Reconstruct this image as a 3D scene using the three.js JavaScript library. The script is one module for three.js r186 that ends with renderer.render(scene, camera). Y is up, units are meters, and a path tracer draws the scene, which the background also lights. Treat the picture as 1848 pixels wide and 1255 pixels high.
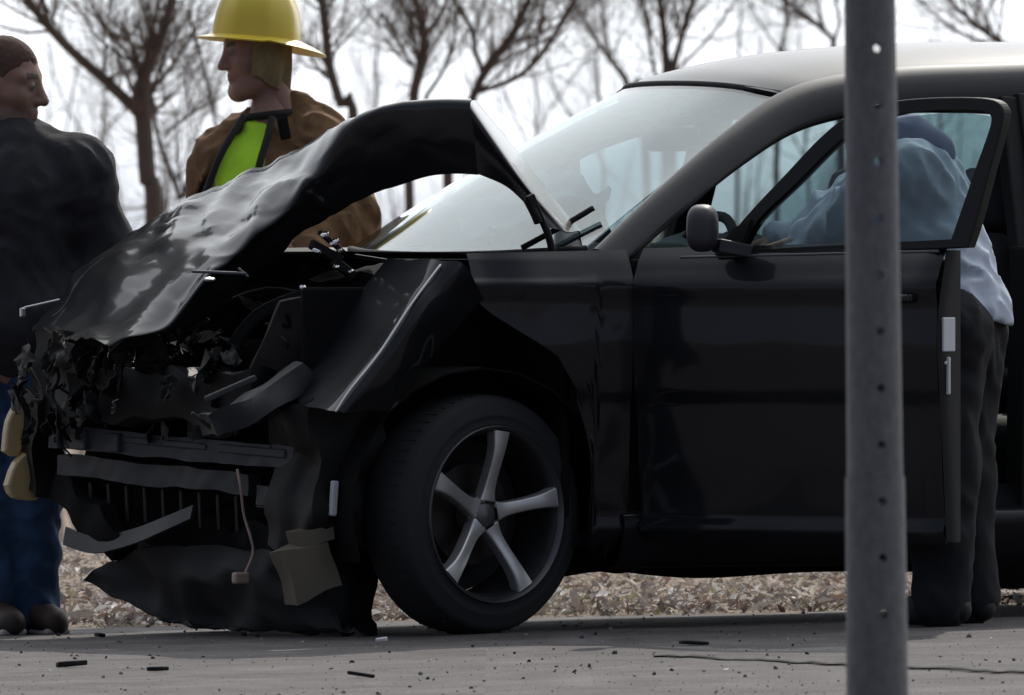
import * as THREE from 'three';
import { mergeGeometries, mergeVertices, toCreasedNormals } from 'three/addons/utils/BufferGeometryUtils.js';
import { RoundedBoxGeometry } from 'three/addons/geometries/RoundedBoxGeometry.js';
import { ImprovedNoise } from 'three/addons/math/ImprovedNoise.js';
import { Brush, Evaluator, SUBTRACTION } from 'three-bvh-csg';

// ---------------------------------------------------------------- camera, sky, sun, exposure
const scene = new THREE.Scene();
const R = Math.PI / 180;
const CAM = { x: 0.0717, y: 1.2, z: 35, f: 21490, cx: 924, cy: 408.5 };
const camera = new THREE.PerspectiveCamera(2 * Math.atan(627.5 / CAM.f) / R, 1024 / 695, 0.5, 9000);
camera.position.set(CAM.x, CAM.y, CAM.z);
camera.lookAt(CAM.x, CAM.y - 35 * 219 / CAM.f, 0);
camera.focus = 35; camera.userData.fStop = 11;

const SUN_EL = 40 * R, SUN_AZ = 14 * R;
const sunDir = new THREE.Vector3(Math.sin(SUN_AZ) * Math.cos(SUN_EL), Math.sin(SUN_EL), -Math.cos(SUN_AZ) * Math.cos(SUN_EL));
{
  const W = 512, H = 256, d = new Float32Array(W * H * 4), v = new THREE.Vector3();
  for (let j = 0; j < H; j++) for (let i = 0; i < W; i++) {
    const az = ((i + 0.5) / W - 0.5) * 2 * Math.PI, el = ((j + 0.5) / H - 0.5) * Math.PI;
    v.set(Math.cos(az) * Math.cos(el), Math.sin(el), Math.sin(az) * Math.cos(el));
    const a = Math.acos(Math.max(-1, Math.min(1, v.dot(sunDir)))) / R;
    const wide = 1.7 * Math.exp(-Math.pow(a / 64, 2)), near = 0.9 * Math.exp(-a / 14);
    const haze = Math.exp(-Math.max(0, Math.sin(el)) * 3.2);
    const k = (j * W + i) * 4;
    d[k] = 0.07 + 0.09 * haze + wide * 0.98 + near;
    d[k + 1] = 0.105 + 0.095 * haze + wide * 0.99 + near * 0.97;
    d[k + 2] = 0.19 + 0.10 * haze + wide * 0.97 + near * 0.92;
    d[k + 3] = 1;
  }
  const t = new THREE.DataTexture(d, W, H, THREE.RGBAFormat, THREE.FloatType);
  t.mapping = THREE.EquirectangularReflectionMapping; t.magFilter = t.minFilter = THREE.LinearFilter; t.needsUpdate = true;
  scene.background = t; scene.environment = t;
}
const sun = new THREE.DirectionalLight(new THREE.Color(1, 0.94, 0.85), 2.8);
sun.position.copy(sunDir).multiplyScalar(60); sun.target.position.set(0, 0, 0);
sun.castShadow = true; sun.shadow.mapSize.set(4096, 4096);
Object.assign(sun.shadow.camera, { left: -20, right: 20, top: 20, bottom: -20, near: 1, far: 160 });
scene.add(sun, sun.target);
const EXPOSURE = 1.0;

// ---------------------------------------------------------------- helpers
const V = (x, y, z) => new THREE.Vector3(x, y, z);
const perlin = new ImprovedNoise();
const nz = (x, y, z) => perlin.noise(x + 31.7, y + 11.3, z + 57.1);
function rng(seed) { let s = seed >>> 0; return () => { s = (s + 0x6D2B79F5) >>> 0; let t = s; t = Math.imul(t ^ (t >>> 15), t | 1); t ^= t + Math.imul(t ^ (t >>> 7), t | 61); return ((t ^ (t >>> 14)) >>> 0) / 4294967296; }; }
// survey of the place: a sight line of the photograph taken at a known distance gives a point in metres
const W = (px, py, z) => V(CAM.x + (px - CAM.cx) / CAM.f * (CAM.z - z), CAM.y - (py - CAM.cy) / CAM.f * (CAM.z - z), z);
// the same on an upright plane through O that is turned by `ang`, `w` metres in front of it; gives (along, height, w)
function onPlane(px, py, O, ang, w) {
  const k = (px - CAM.cx) / CAM.f, c = Math.cos(ang), s = Math.sin(ang);
  const u = (CAM.x + k * (CAM.z - O.z - w * c) - O.x - w * s) / (c - k * s);
  const Z = O.z - u * s + w * c;
  return V(u, CAM.y - (py - CAM.cy) / CAM.f * (CAM.z - Z) - O.y, w);
}
const used = {};
const numbered = n => { const k = used[n] = (used[n] ?? -1) + 1; return k ? n + '_' + String(k).padStart(3, '0') : n; };
function mesh(name, geo, mat, parent) {
  if (Array.isArray(geo)) geo = merge(geo);
  const m = new THREE.Mesh(geo, mat); m.name = parent ? name : numbered(name);
  m.castShadow = m.receiveShadow = true; (parent || scene).add(m); return m;
}
function merge(list) {
  list = list.map(g => { const h = g.index ? g.toNonIndexed() : g.clone(); for (const k of Object.keys(h.attributes)) if (k !== 'position' && k !== 'normal') h.deleteAttribute(k); return h; });
  return list.length > 1 ? mergeGeometries(list) : list[0];
}
function each(name, geos, mat, parent) { return geos.map(g => mesh(name, g, mat, parent)); }
function thing(name, label, category, pos, group) {
  const g = new THREE.Group(); g.name = numbered(name); g.position.copy(pos); g.userData = { label, category };
  if (group) g.userData.group = group; scene.add(g); return g;
}
function tag(o, label, category, group) { o.userData.label = label; o.userData.category = category; if (group) o.userData.group = group; return o; }
function structure(name, geo, mat) { const m = mesh(name, geo, mat); m.userData.kind = 'structure'; return m; }

// smooth grid through control points, closed into a thin shell
function cat(a, b, c, d, t) { const t2 = t * t, t3 = t2 * t; return 0.5 * ((2 * b) + (-a + c) * t + (2 * a - 5 * b + 4 * c - d) * t2 + (-a + 3 * b - 3 * c + d) * t3); }
function refineRow(row, n) {
  const out = [];
  for (let i = 0; i < row.length - 1; i++) {
    const a = row[Math.max(0, i - 1)], b = row[i], c = row[i + 1], d = row[Math.min(row.length - 1, i + 2)];
    for (let k = 0; k < n; k++) { const t = k / n; out.push(V(cat(a.x, b.x, c.x, d.x, t), cat(a.y, b.y, c.y, d.y, t), cat(a.z, b.z, c.z, d.z, t))); }
  }
  out.push(row[row.length - 1].clone()); return out;
}
function refine(grid, ni, nj) {
  const rows = grid.map(r => nj > 1 ? refineRow(r, nj) : r);
  if (ni < 2) return rows;
  const cols = rows[0].map((_, j) => refineRow(rows.map(r => r[j]), ni));
  return cols[0].map((_, i) => cols.map(c => c[i]));
}
function shell(g, th = 0.004, warp) {
  const ni = g.length, nj = g[0].length, P = [], I = [], nrm = [];
  if (warp) g = g.map(r => r.map(p => warp(p.clone())));
  for (let i = 0; i < ni; i++) for (let j = 0; j < nj; j++) {
    const a = g[Math.min(ni - 1, i + 1)][j].clone().sub(g[Math.max(0, i - 1)][j]), b = g[i][Math.min(nj - 1, j + 1)].clone().sub(g[i][Math.max(0, j - 1)]);
    nrm.push(a.cross(b).normalize());
  }
  const N = ni * nj;
  for (let s = 0; s < 2; s++) for (let i = 0; i < ni; i++) for (let j = 0; j < nj; j++) { const p = g[i][j], n = nrm[i * nj + j], o = s ? -th : 0; P.push(p.x + n.x * o, p.y + n.y * o, p.z + n.z * o); }
  const q = (a, b, c, d) => I.push(a, b, c, a, c, d);
  for (let i = 0; i < ni - 1; i++) for (let j = 0; j < nj - 1; j++) {
    const a = i * nj + j; q(a, a + nj, a + nj + 1, a + 1); q(N + a, N + a + 1, N + a + nj + 1, N + a + nj);
  }
  const geo = new THREE.BufferGeometry(); geo.setAttribute('position', new THREE.Float32BufferAttribute(P, 3)); geo.setIndex(I); geo.computeVertexNormals();
  // rim
  const E = [], ring = [];
  for (let i = 0; i < ni; i++) ring.push(i * nj); for (let j = 1; j < nj; j++) ring.push((ni - 1) * nj + j);
  for (let i = ni - 2; i >= 0; i--) ring.push(i * nj + nj - 1); for (let j = nj - 2; j > 0; j--) ring.push(j);
  for (let k = 0; k < ring.length; k++) {
    const a = ring[k], b = ring[(k + 1) % ring.length];
    const p = x => [P[x * 3], P[x * 3 + 1], P[x * 3 + 2]];
    E.push(...p(a), ...p(a + N), ...p(b + N), ...p(a), ...p(b + N), ...p(b));
  }
  const rim = new THREE.BufferGeometry(); rim.setAttribute('position', new THREE.Float32BufferAttribute(E, 3)); rim.computeVertexNormals();
  return merge([geo, rim]);
}
// tapering round limb along points
function limb(pts, rad, seg = 6, caps = true) {
  const P = [], I = []; let n = null;
  for (let i = 0; i < pts.length; i++) {
    const t = pts[Math.min(pts.length - 1, i + 1)].clone().sub(pts[Math.max(0, i - 1)]).normalize();
    if (!n) n = (Math.abs(t.y) < 0.9 ? V(0, 1, 0) : V(1, 0, 0)).cross(t).normalize();
    else n = n.clone().sub(t.clone().multiplyScalar(n.dot(t))).normalize();
    const b = t.clone().cross(n), r = Array.isArray(rad) ? rad[i] : rad;
    for (let k = 0; k < seg; k++) { const a = k / seg * 2 * Math.PI, c = Math.cos(a) * r, s = Math.sin(a) * r; P.push(pts[i].x + n.x * c + b.x * s, pts[i].y + n.y * c + b.y * s, pts[i].z + n.z * c + b.z * s); }
  }
  for (let i = 0; i < pts.length - 1; i++) for (let k = 0; k < seg; k++) { const a = i * seg + k, b = i * seg + (k + 1) % seg; I.push(a, b, b + seg, a, b + seg, a + seg); }
  if (caps) for (const [i, f] of [[0, 1], [pts.length - 1, 0]]) { const c = P.length / 3; P.push(pts[i].x, pts[i].y, pts[i].z); for (let k = 0; k < seg; k++) { const a = i * seg + k, b = i * seg + (k + 1) % seg; f ? I.push(c, b, a) : I.push(c, a, b); } }
  const g = new THREE.BufferGeometry(); g.setAttribute('position', new THREE.Float32BufferAttribute(P, 3)); g.setIndex(I); g.computeVertexNormals(); return g;
}
const hose = (pts, r, n = 5, seg = 8) => limb(refineRow(pts, n), r, seg);
function bar(a, b, h, d, rad = 0.006, up = V(0, 1, 0)) {   // rounded box from a to b
  const L = a.distanceTo(b), g = new RoundedBoxGeometry(L, h, d, 2, Math.min(rad, h * 0.45, d * 0.45));
  const x = b.clone().sub(a).normalize(), z = x.clone().cross(up).normalize(), y = z.clone().cross(x);
  g.applyMatrix4(new THREE.Matrix4().makeBasis(x, y, z)); const m = a.clone().add(b).multiplyScalar(0.5); g.translate(m.x, m.y, m.z); return g;
}
function block(cx, cy, cz, w, h, d, rad = 0.012, rot = [0, 0, 0]) { const g = new RoundedBoxGeometry(w, h, d, 2, Math.min(rad, w * .45, h * .45, d * .45)); g.rotateX(rot[0]); g.rotateY(rot[1]); g.rotateZ(rot[2]); g.translate(cx, cy, cz); return g; }
function crushed(cx, cy, cz, w, h, d, amt, seed, rot = [0, 0, 0]) {   // crumpled box
  let g = new THREE.BoxGeometry(w, h, d, Math.ceil(w / 0.035), Math.ceil(h / 0.035), Math.ceil(d / 0.035));
  g.deleteAttribute('normal'); g.deleteAttribute('uv'); g = mergeVertices(g, 1e-4);
  const p = g.attributes.position;
  for (let i = 0; i < p.count; i++) { const x = p.getX(i), y = p.getY(i), z = p.getZ(i); p.setXYZ(i, x + amt * nz(x * 7 + seed, y * 7, z * 7), y + amt * nz(x * 7, y * 7 + seed * 2, z * 7 + 9), z + amt * nz(x * 7 + 3, y * 7, z * 7 + seed)); }
  g.rotateX(rot[0]); g.rotateY(rot[1]); g.rotateZ(rot[2]); g.translate(cx, cy, cz); return toCreasedNormals(g, .75);
}
function bentBar(a, b, h, d, amt, seed) {
  const L = a.distanceTo(b); let g = new THREE.BoxGeometry(L, h, d, Math.ceil(L / .025), 4, 4); g.deleteAttribute('normal'); g.deleteAttribute('uv'); g = mergeVertices(g, 1e-4);
  const p = g.attributes.position; for (let i = 0; i < p.count; i++) { const x = p.getX(i), y = p.getY(i), z = p.getZ(i); p.setXYZ(i, x, y * (1 + 1.6 * amt * 10 * nz(x * 6, 0, seed)) + amt * nz(x * 3.5, 2, seed) + amt * .5 * nz(x * 14, y * 20, z * 20 + seed), z + amt * 1.4 * nz(x * 4, 7, seed) + amt * .6 * (Math.abs(nz(x * 11, y * 14, seed)) * 2 - .5)); }
  const X = b.clone().sub(a).normalize(), Z = X.clone().cross(V(0, 1, 0)).normalize(), Y = Z.clone().cross(X); g.applyMatrix4(new THREE.Matrix4().makeBasis(X, Y, Z)); const m = a.clone().add(b).multiplyScalar(.5); g.translate(m.x, m.y, m.z); return toCreasedNormals(g, .6);
}
// signed distances -> mesh (surface nets)
function nets(sdf, lo, hi, cell) {
  const nx = Math.ceil((hi.x - lo.x) / cell) + 1, ny = Math.ceil((hi.y - lo.y) / cell) + 1, nzz = Math.ceil((hi.z - lo.z) / cell) + 1;
  const val = new Float32Array(nx * ny * nzz), id = new Int32Array(nx * ny * nzz).fill(-1), P = [], I = [];
  const at = (i, j, k) => (k * ny + j) * nx + i;
  for (let k = 0; k < nzz; k++) for (let j = 0; j < ny; j++) for (let i = 0; i < nx; i++) val[at(i, j, k)] = sdf(lo.x + i * cell, lo.y + j * cell, lo.z + k * cell);
  const ed = [[0, 0, 0, 1, 0, 0], [0, 1, 0, 1, 1, 0], [0, 0, 1, 1, 0, 1], [0, 1, 1, 1, 1, 1], [0, 0, 0, 0, 1, 0], [1, 0, 0, 1, 1, 0], [0, 0, 1, 0, 1, 1], [1, 0, 1, 1, 1, 1], [0, 0, 0, 0, 0, 1], [1, 0, 0, 1, 0, 1], [0, 1, 0, 0, 1, 1], [1, 1, 0, 1, 1, 1]];
  for (let k = 0; k < nzz - 1; k++) for (let j = 0; j < ny - 1; j++) for (let i = 0; i < nx - 1; i++) {
    let x = 0, y = 0, z = 0, c = 0;
    for (const e of ed) {
      const a = val[at(i + e[0], j + e[1], k + e[2])], b = val[at(i + e[3], j + e[4], k + e[5])];
      if ((a < 0) !== (b < 0)) { const t = a / (a - b); x += e[0] + (e[3] - e[0]) * t; y += e[1] + (e[4] - e[1]) * t; z += e[2] + (e[5] - e[2]) * t; c++; }
    }
    if (c) { id[at(i, j, k)] = P.length / 3; P.push(lo.x + (i + x / c) * cell, lo.y + (j + y / c) * cell, lo.z + (k + z / c) * cell); }
  }
  const quad = (a, b, c, d, f) => { if (a < 0 || b < 0 || c < 0 || d < 0) return; f ? I.push(a, b, c, a, c, d) : I.push(a, c, b, a, d, c); };
  for (let k = 1; k < nzz - 1; k++) for (let j = 1; j < ny - 1; j++) for (let i = 1; i < nx - 1; i++) {
    const a = val[at(i, j, k)] < 0;
    if (a !== (val[at(i + 1, j, k)] < 0)) quad(id[at(i, j - 1, k - 1)], id[at(i, j, k - 1)], id[at(i, j, k)], id[at(i, j - 1, k)], a);
    if (a !== (val[at(i, j + 1, k)] < 0)) quad(id[at(i - 1, j, k - 1)], id[at(i - 1, j, k)], id[at(i, j, k)], id[at(i, j, k - 1)], a);
    if (a !== (val[at(i, j, k + 1)] < 0)) quad(id[at(i - 1, j - 1, k)], id[at(i, j - 1, k)], id[at(i, j, k)], id[at(i - 1, j, k)], a);
  }
  const g = new THREE.BufferGeometry(); g.setAttribute('position', new THREE.Float32BufferAttribute(P, 3)); g.setIndex(I); g.computeVertexNormals(); return g;
}
const smin = (a, b, k) => { const h = Math.max(k - Math.abs(a - b), 0) / k; return Math.min(a, b) - h * h * k * 0.25; };
function cone(px, py, pz, B) {   // tapered capsule B = [ax,ay,az, bx,by,bz, ra, rb]
  const dx = B[3] - B[0], dy = B[4] - B[1], dz = B[5] - B[2], l = dx * dx + dy * dy + dz * dz || 1e-9;
  let t = ((px - B[0]) * dx + (py - B[1]) * dy + (pz - B[2]) * dz) / l; t = t < 0 ? 0 : t > 1 ? 1 : t;
  return Math.hypot(px - B[0] - dx * t, py - B[1] - dy * t, pz - B[2] - dz * t) - (B[6] + (B[7] - B[6]) * t);
}
const bone = (a, b, ra, rb) => [a.x, a.y, a.z, b.x, b.y, b.z, ra, rb ?? ra];
const field = (bones, k, pad = 0) => (x, y, z) => { let d = 9; for (const b of bones) d = smin(d, cone(x, y, z, b) - pad, k); return d; };
function bounds(bones, pad) { const lo = V(9e9, 9e9, 9e9), hi = V(-9e9, -9e9, -9e9); for (const b of bones) for (const o of [0, 3]) { const r = Math.max(b[6], b[7]) + pad; lo.min(V(b[o] - r, b[o + 1] - r, b[o + 2] - r)); hi.max(V(b[o] + r, b[o + 1] + r, b[o + 2] + r)); } return [lo, hi]; }
function paint(geo, fn) { const p = geo.attributes.position, c = new Float32Array(p.count * 3); for (let i = 0; i < p.count; i++) { const q = fn(p.getX(i), p.getY(i), p.getZ(i)); c[i * 3] = q[0]; c[i * 3 + 1] = q[1]; c[i * 3 + 2] = q[2]; } geo.setAttribute('color', new THREE.BufferAttribute(c, 3)); return geo; }

// ---------------------------------------------------------------- materials
function noiseTex(size, fn, srgb = true) {
  const d = new Uint8Array(size * size * 4);
  for (let j = 0; j < size; j++) for (let i = 0; i < size; i++) { const c = fn(i, j), k = (j * size + i) * 4; d[k] = c[0]; d[k + 1] = c[1]; d[k + 2] = c[2]; d[k + 3] = 255; }
  const t = new THREE.DataTexture(d, size, size); t.magFilter = THREE.LinearFilter; t.minFilter = THREE.LinearMipmapLinearFilter; t.generateMipmaps = true;
  t.wrapS = t.wrapT = THREE.RepeatWrapping; if (srgb) t.colorSpace = THREE.SRGBColorSpace; t.needsUpdate = true; return t;
}
const lin = (r, g, b) => new THREE.Color().setRGB(r, g, b);
const std = (r, g, b, rough = 0.7, o = {}) => new THREE.MeshStandardMaterial({ color: lin(r, g, b), roughness: rough, side: THREE.DoubleSide, ...o });
const matte = (c, rough = .9, sp = .25) => new THREE.MeshPhysicalMaterial({ color: lin(c, c, c * 1.05), roughness: rough, specularIntensity: sp, side: THREE.DoubleSide });
const M = {
  paint: new THREE.MeshPhysicalMaterial({ color: lin(0.006, 0.0065, 0.009), roughness: 0.5, specularIntensity: .3, clearcoat: .55, clearcoatRoughness: 0.07, side: THREE.DoubleSide }),
  hoodPaint: new THREE.MeshPhysicalMaterial({ color: lin(0.012, 0.0125, 0.014), roughness: 0.45, specularIntensity: .4, clearcoat: .8, clearcoatRoughness: 0.12, side: THREE.DoubleSide }),
  plastic: matte(.008, .6, .5),
  dark: matte(.007),
  greyMetal: std(0.10, 0.105, 0.115, 0.5, { metalness: 0.6 }),
  dullMetal: std(0.045, 0.048, 0.055, 0.6, { metalness: 0.3 }),
  steel: std(0.55, 0.55, 0.56, 0.28, { metalness: 1 }),
  chrome: std(0.85, 0.85, 0.84, 0.12, { metalness: 1 }),
  alloy: std(0.62, 0.62, 0.61, 0.38, { metalness: 0.75 }),
  rubber: std(0.014, 0.014, 0.015, 0.85),
  glass: new THREE.MeshPhysicalMaterial({ color: lin(0.62, 0.72, 0.74), transmission: 1, thickness: 0, roughness: 0.015, ior: 1.55, side: THREE.DoubleSide }),
  privacy: new THREE.MeshPhysicalMaterial({ color: lin(0.05, 0.06, 0.06), transmission: 1, thickness: 0, roughness: 0.01, ior: 1.52, side: THREE.DoubleSide }),
  tint: new THREE.MeshPhysicalMaterial({ color: lin(0.60, 0.68, 0.69), transmission: 1, thickness: 0, roughness: 0.01, ior: 1.52, side: THREE.DoubleSide }),
  trim: std(0.022, 0.022, 0.024, 0.85),
  tanPlastic: std(0.11, 0.094, 0.068, 0.7),
  amber: new THREE.MeshPhysicalMaterial({ color: lin(0.62, 0.47, 0.24), transmission: 0.35, roughness: 0.35, thickness: 0, side: THREE.DoubleSide }),
  wire: std(0.35, 0.25, 0.2, 0.6),
  pale: std(0.55, 0.56, 0.58, 0.6),
  bag: std(0.13, 0.14, 0.145, 0.95),
};

// ---------------------------------------------------------------- ground
const grade = X => 0.022 * 9 * Math.tanh(X / 9);
const smooth = (a, b, x) => { const t = Math.max(0, Math.min(1, (x - a) / (b - a))); return t * t * (3 - 2 * t); };
const EDGE = X => -2.62 - 0.02 * X;
const roadY = (X, Z) => grade(X) - .0155 * (Z < 0 ? Math.min(5, -Z) : 0) - .004 * Math.max(0, Math.min(20, Z - 4));   // the road falls to its edges   // edge of the road
function groundY(X, Z) {
  const d = EDGE(X) - Z;              // metres beyond the road edge
  let y = roadY(X, Z);
  if (d > 0) y += 0.13 * smooth(0.3, 5, d) - 3.6 * smooth(6, 34, d) + 0.02 * smooth(0, 0.5, d) * nz(X * 3, 0, Z * 3);
  return y;
}
{
  // terrain: one sheet out to the horizon, just below the road where the road lies
  const xs = [], zs = [];
  for (const s of [-1, 1]) for (let i = s < 0 ? 60 : 1; s < 0 ? i >= 0 : i <= 60; i += s) xs.push(s * (i < 40 ? i * 0.2 : 8 + Math.pow(i - 40, 2.75)));
  for (let i = 0; i <= 24; i++) zs.push(EDGE(0) + 0.5 + Math.pow(24 - i, 2.6));
  for (let i = 1; i <= 70; i++) zs.push(EDGE(0) + 0.5 - (i < 40 ? i * 0.15 : 6 + Math.pow(i - 40, 2.55)));
  xs.sort((a, b) => a - b); zs.sort((a, b) => b - a);
  const P = [], I = [], UV = [];
  for (const z of zs) for (const x of xs) { const d = EDGE(x) - z; P.push(x, groundY(x, z) - (d < 0 ? 0.012 : 0), z); UV.push(x, z); }
  const n = xs.length;
  for (let j = 0; j < zs.length - 1; j++) for (let i = 0; i < n - 1; i++) { const a = j * n + i; I.push(a, a + 1, a + n + 1, a, a + n + 1, a + n); }
  const g = new THREE.BufferGeometry(); g.setAttribute('position', new THREE.Float32BufferAttribute(P, 3)); g.setAttribute('uv', new THREE.Float32BufferAttribute(UV, 2)); g.setIndex(I); g.computeVertexNormals();
  const rr = rng(5);
  const t = noiseTex(512, (i, j) => { const a = nz(i / 18, j / 18, 0) * 26 + nz(i / 5, j / 5, 4) * 30 + (rr() - .5) * 50; return [128 + a, 112 + a * .95, 98 + a * .9]; });
  t.repeat.set(1 / 1.4, 1 / 1.4);
  structure('verge', g, new THREE.MeshStandardMaterial({ map: t, roughness: 1, side: THREE.DoubleSide }));
  // road
  const RP = [], RI = [], RU = []; const rx = []; for (let i = -70; i <= 70; i++) rx.push(Math.abs(i) < 50 ? i * 0.16 : Math.sign(i) * (8 + Math.pow(Math.abs(i) - 50, 1.75)));
  const rz = []; for (let j = 0; j <= 60; j++) rz.push(j < 44 ? j * 0.14 : 6.16 + Math.pow(j - 44, 1.62));
  const rough = rng(9);
  for (let j = 0; j < rz.length; j++) for (const x of rx) {
    const e = j === 0 ? 0.05 * nz(x * 2.2, 3, 0) + 0.03 * nz(x * 9, 1, 0) : 0, z = EDGE(x) + e + rz[j];
    RP.push(x, roadY(x, z) + 0.003 * nz(x * 1.3, 0, z * 1.3), z); RU.push(x, z);
  }
  const rn = rx.length;
  for (let j = 0; j < rz.length - 1; j++) for (let i = 0; i < rn - 1; i++) { const a = j * rn + i; RI.push(a, a + rn, a + rn + 1, a, a + rn + 1, a + 1); }
  const rg = new THREE.BufferGeometry(); rg.setAttribute('position', new THREE.Float32BufferAttribute(RP, 3)); rg.setAttribute('uv', new THREE.Float32BufferAttribute(RU, 2)); rg.setIndex(RI); rg.computeVertexNormals();
  const tile = 1024, cell = (i, j, f) => { const u = i / tile * f, v = j / tile * f; return nz(u, v, f); };
  const at = noiseTex(tile, (i, j) => { const s = rough(), a = cell(i, j, 6) * 16 + cell(i, j, 22) * 14 + (s - .5) * 34 + (s > .985 ? 45 : 0) - (s < .02 ? 30 : 0); return [78 + a * 1.15, 73 + a * 1.12, 73 + a * 1.1]; });
  at.repeat.set(1 / 3.1, 1 / 3.1);
  const bt = noiseTex(512, (i, j) => { const v = 128 + (rough() - .5) * 180 + nz(i / 9, j / 9, 1) * 40; return [v, v, v]; }, false); bt.repeat.set(1 / 1.1, 1 / 1.1);
  structure('road', rg, new THREE.MeshStandardMaterial({ map: at, bumpMap: bt, bumpScale: 0.004, roughness: 0.92, side: THREE.DoubleSide }));
}
// tar seam along the road
{
  const pts = []; for (let i = 0; i <= 60; i++) { const px = 1180 + i * 13; const py = 1180 + (px - 1180) * 0.067; const z = CAM.z - CAM.f * (CAM.y - grade(0.9)) / (py - CAM.cy); const p = W(px, py, z); pts.push(V(p.x, roadY(p.x, z), z + 0.12 * nz(i * .35, 2, 0))); }
  const grid = pts.map((p, i) => { const w = 0.022 + 0.02 * Math.abs(nz(i * .5, 0, 7)); return [-1, -.4, .4, 1].map(s => V(p.x, p.y + (Math.abs(s) < 1 ? 0.0095 : 0.005), p.z + s * w)); });
  structure('tar_seam', shell(grid, -0.004), std(0.018, 0.017, 0.018, 0.8));
}
// leaf litter and dead grass on the verge
{
  const leaf = new THREE.BufferGeometry();
  leaf.setAttribute('position', new THREE.Float32BufferAttribute([-1, 0, 0, 0, .18, .55, 1.1, .1, 0, 0, .22, -.5, .1, -.1, 0], 3));
  leaf.setIndex([0, 1, 4, 1, 2, 4, 2, 3, 4, 3, 0, 4]); leaf.computeVertexNormals();
  const n = 30000, r = rng(77), im = new THREE.InstancedMesh(leaf, new THREE.MeshPhysicalMaterial({ color: 0xffffff, roughness: 0.9, transmission: 0.25, thickness: 0, side: THREE.DoubleSide }), n);
  const o = new THREE.Object3D(), c = new THREE.Color();
  for (let i = 0; i < n; i++) {
    const x = -3.5 + r() * 7.5, d = 0.02 + Math.pow(r(), 1.5) * 5.2, z = EDGE(x) - d, s = 0.007 + r() * r() * 0.034;
    o.position.set(x, groundY(x, z) + 0.004 + r() * 0.03, z); o.rotation.set((r() - .5) * 1.6, r() * 6.3, (r() - .5) * 1.6); o.scale.set(s, s, s * (0.4 + r() * .7)); o.updateMatrix(); im.setMatrixAt(i, o.matrix);
    const k = r(), b = 0.55 + r() * .7; c.setRGB(...(k < .5 ? [.29 * b, .24 * b, .22 * b] : k < .72 ? [.42 * b, .38 * b, .36 * b] : k < .82 ? [.24 * b, .15 * b, .13 * b] : k < .88 ? [.34 * b, .34 * b, .18 * b] : [.8, .78, .74])); im.setColorAt(i, c);
  }
  im.name = 'leaf_litter'; im.castShadow = im.receiveShadow = true; im.userData = { kind: 'stuff', label: 'dry brown leaves and dead grass on the verge', category: 'leaf litter' }; scene.add(im);
  // dead grass blades
  const bl = new THREE.BufferGeometry(); bl.setAttribute('position', new THREE.Float32BufferAttribute([-.03, 0, 0, .03, 0, 0, .06, .55, .06, .2, 1, .16], 3)); bl.setIndex([0, 1, 2, 0, 2, 3]); bl.computeVertexNormals();
  const m2 = 9000, ig = new THREE.InstancedMesh(bl, new THREE.MeshPhysicalMaterial({ color: 0xffffff, roughness: 0.9, transmission: 0.3, thickness: 0, side: THREE.DoubleSide }), m2);
  for (let i = 0; i < m2; i++) {
    const x = -3.5 + r() * 7.5, d = 0.01 + Math.pow(r(), 1.7) * 5, z = EDGE(x) - d, s = 0.02 + r() * 0.05 * Math.min(1, .3 + d);
    o.position.set(x, groundY(x, z) - 0.002, z); o.rotation.set((r() - .5) * 1.1, r() * 6.3, (r() - .5) * 1.1); o.scale.set(s * 1.2, s, s); o.updateMatrix(); ig.setMatrixAt(i, o.matrix);
    const b = 0.6 + r() * .6; c.setRGB(.52 * b, .46 * b, .32 * b); ig.setColorAt(i, c);
  }
  ig.name = 'dead_grass'; ig.castShadow = ig.receiveShadow = true; ig.userData = { kind: 'stuff', label: 'short dead straw coloured grass on the verge', category: 'grass' }; scene.add(ig);
}

// grit and broken glass strewn on the asphalt
{
  const g = new THREE.IcosahedronGeometry(1, 0), n = 2600, r = rng(501), im = new THREE.InstancedMesh(g, new THREE.MeshStandardMaterial({ roughness: .7 }), n), o = new THREE.Object3D(), c = new THREE.Color();
  for (let i = 0; i < n; i++) {
    const z = EDGE(0) + .1 + Math.pow(r(), .8) * 8.5, x = -2 + r() * 4.6, s = .0012 + Math.pow(r(), 6) * .0045;
    o.position.set(x, roadY(x, z) + s * .4, z); o.rotation.set(r() * 6, r() * 6, r() * 6); o.scale.set(s * (1 + r()), s * .45, s * (1 + r())); o.updateMatrix(); im.setMatrixAt(i, o.matrix);
    const k = r(), b = k < .45 ? .02 : k < .9 ? .10 + r() * .12 : .5; c.setRGB(b, b * .96, b * .95); im.setColorAt(i, c);
  }
  im.name = 'road_grit'; im.castShadow = im.receiveShadow = true; im.userData = { kind: 'stuff', label: 'fine grit and broken glass strewn over the asphalt', category: 'grit' }; scene.add(im);
}
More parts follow.
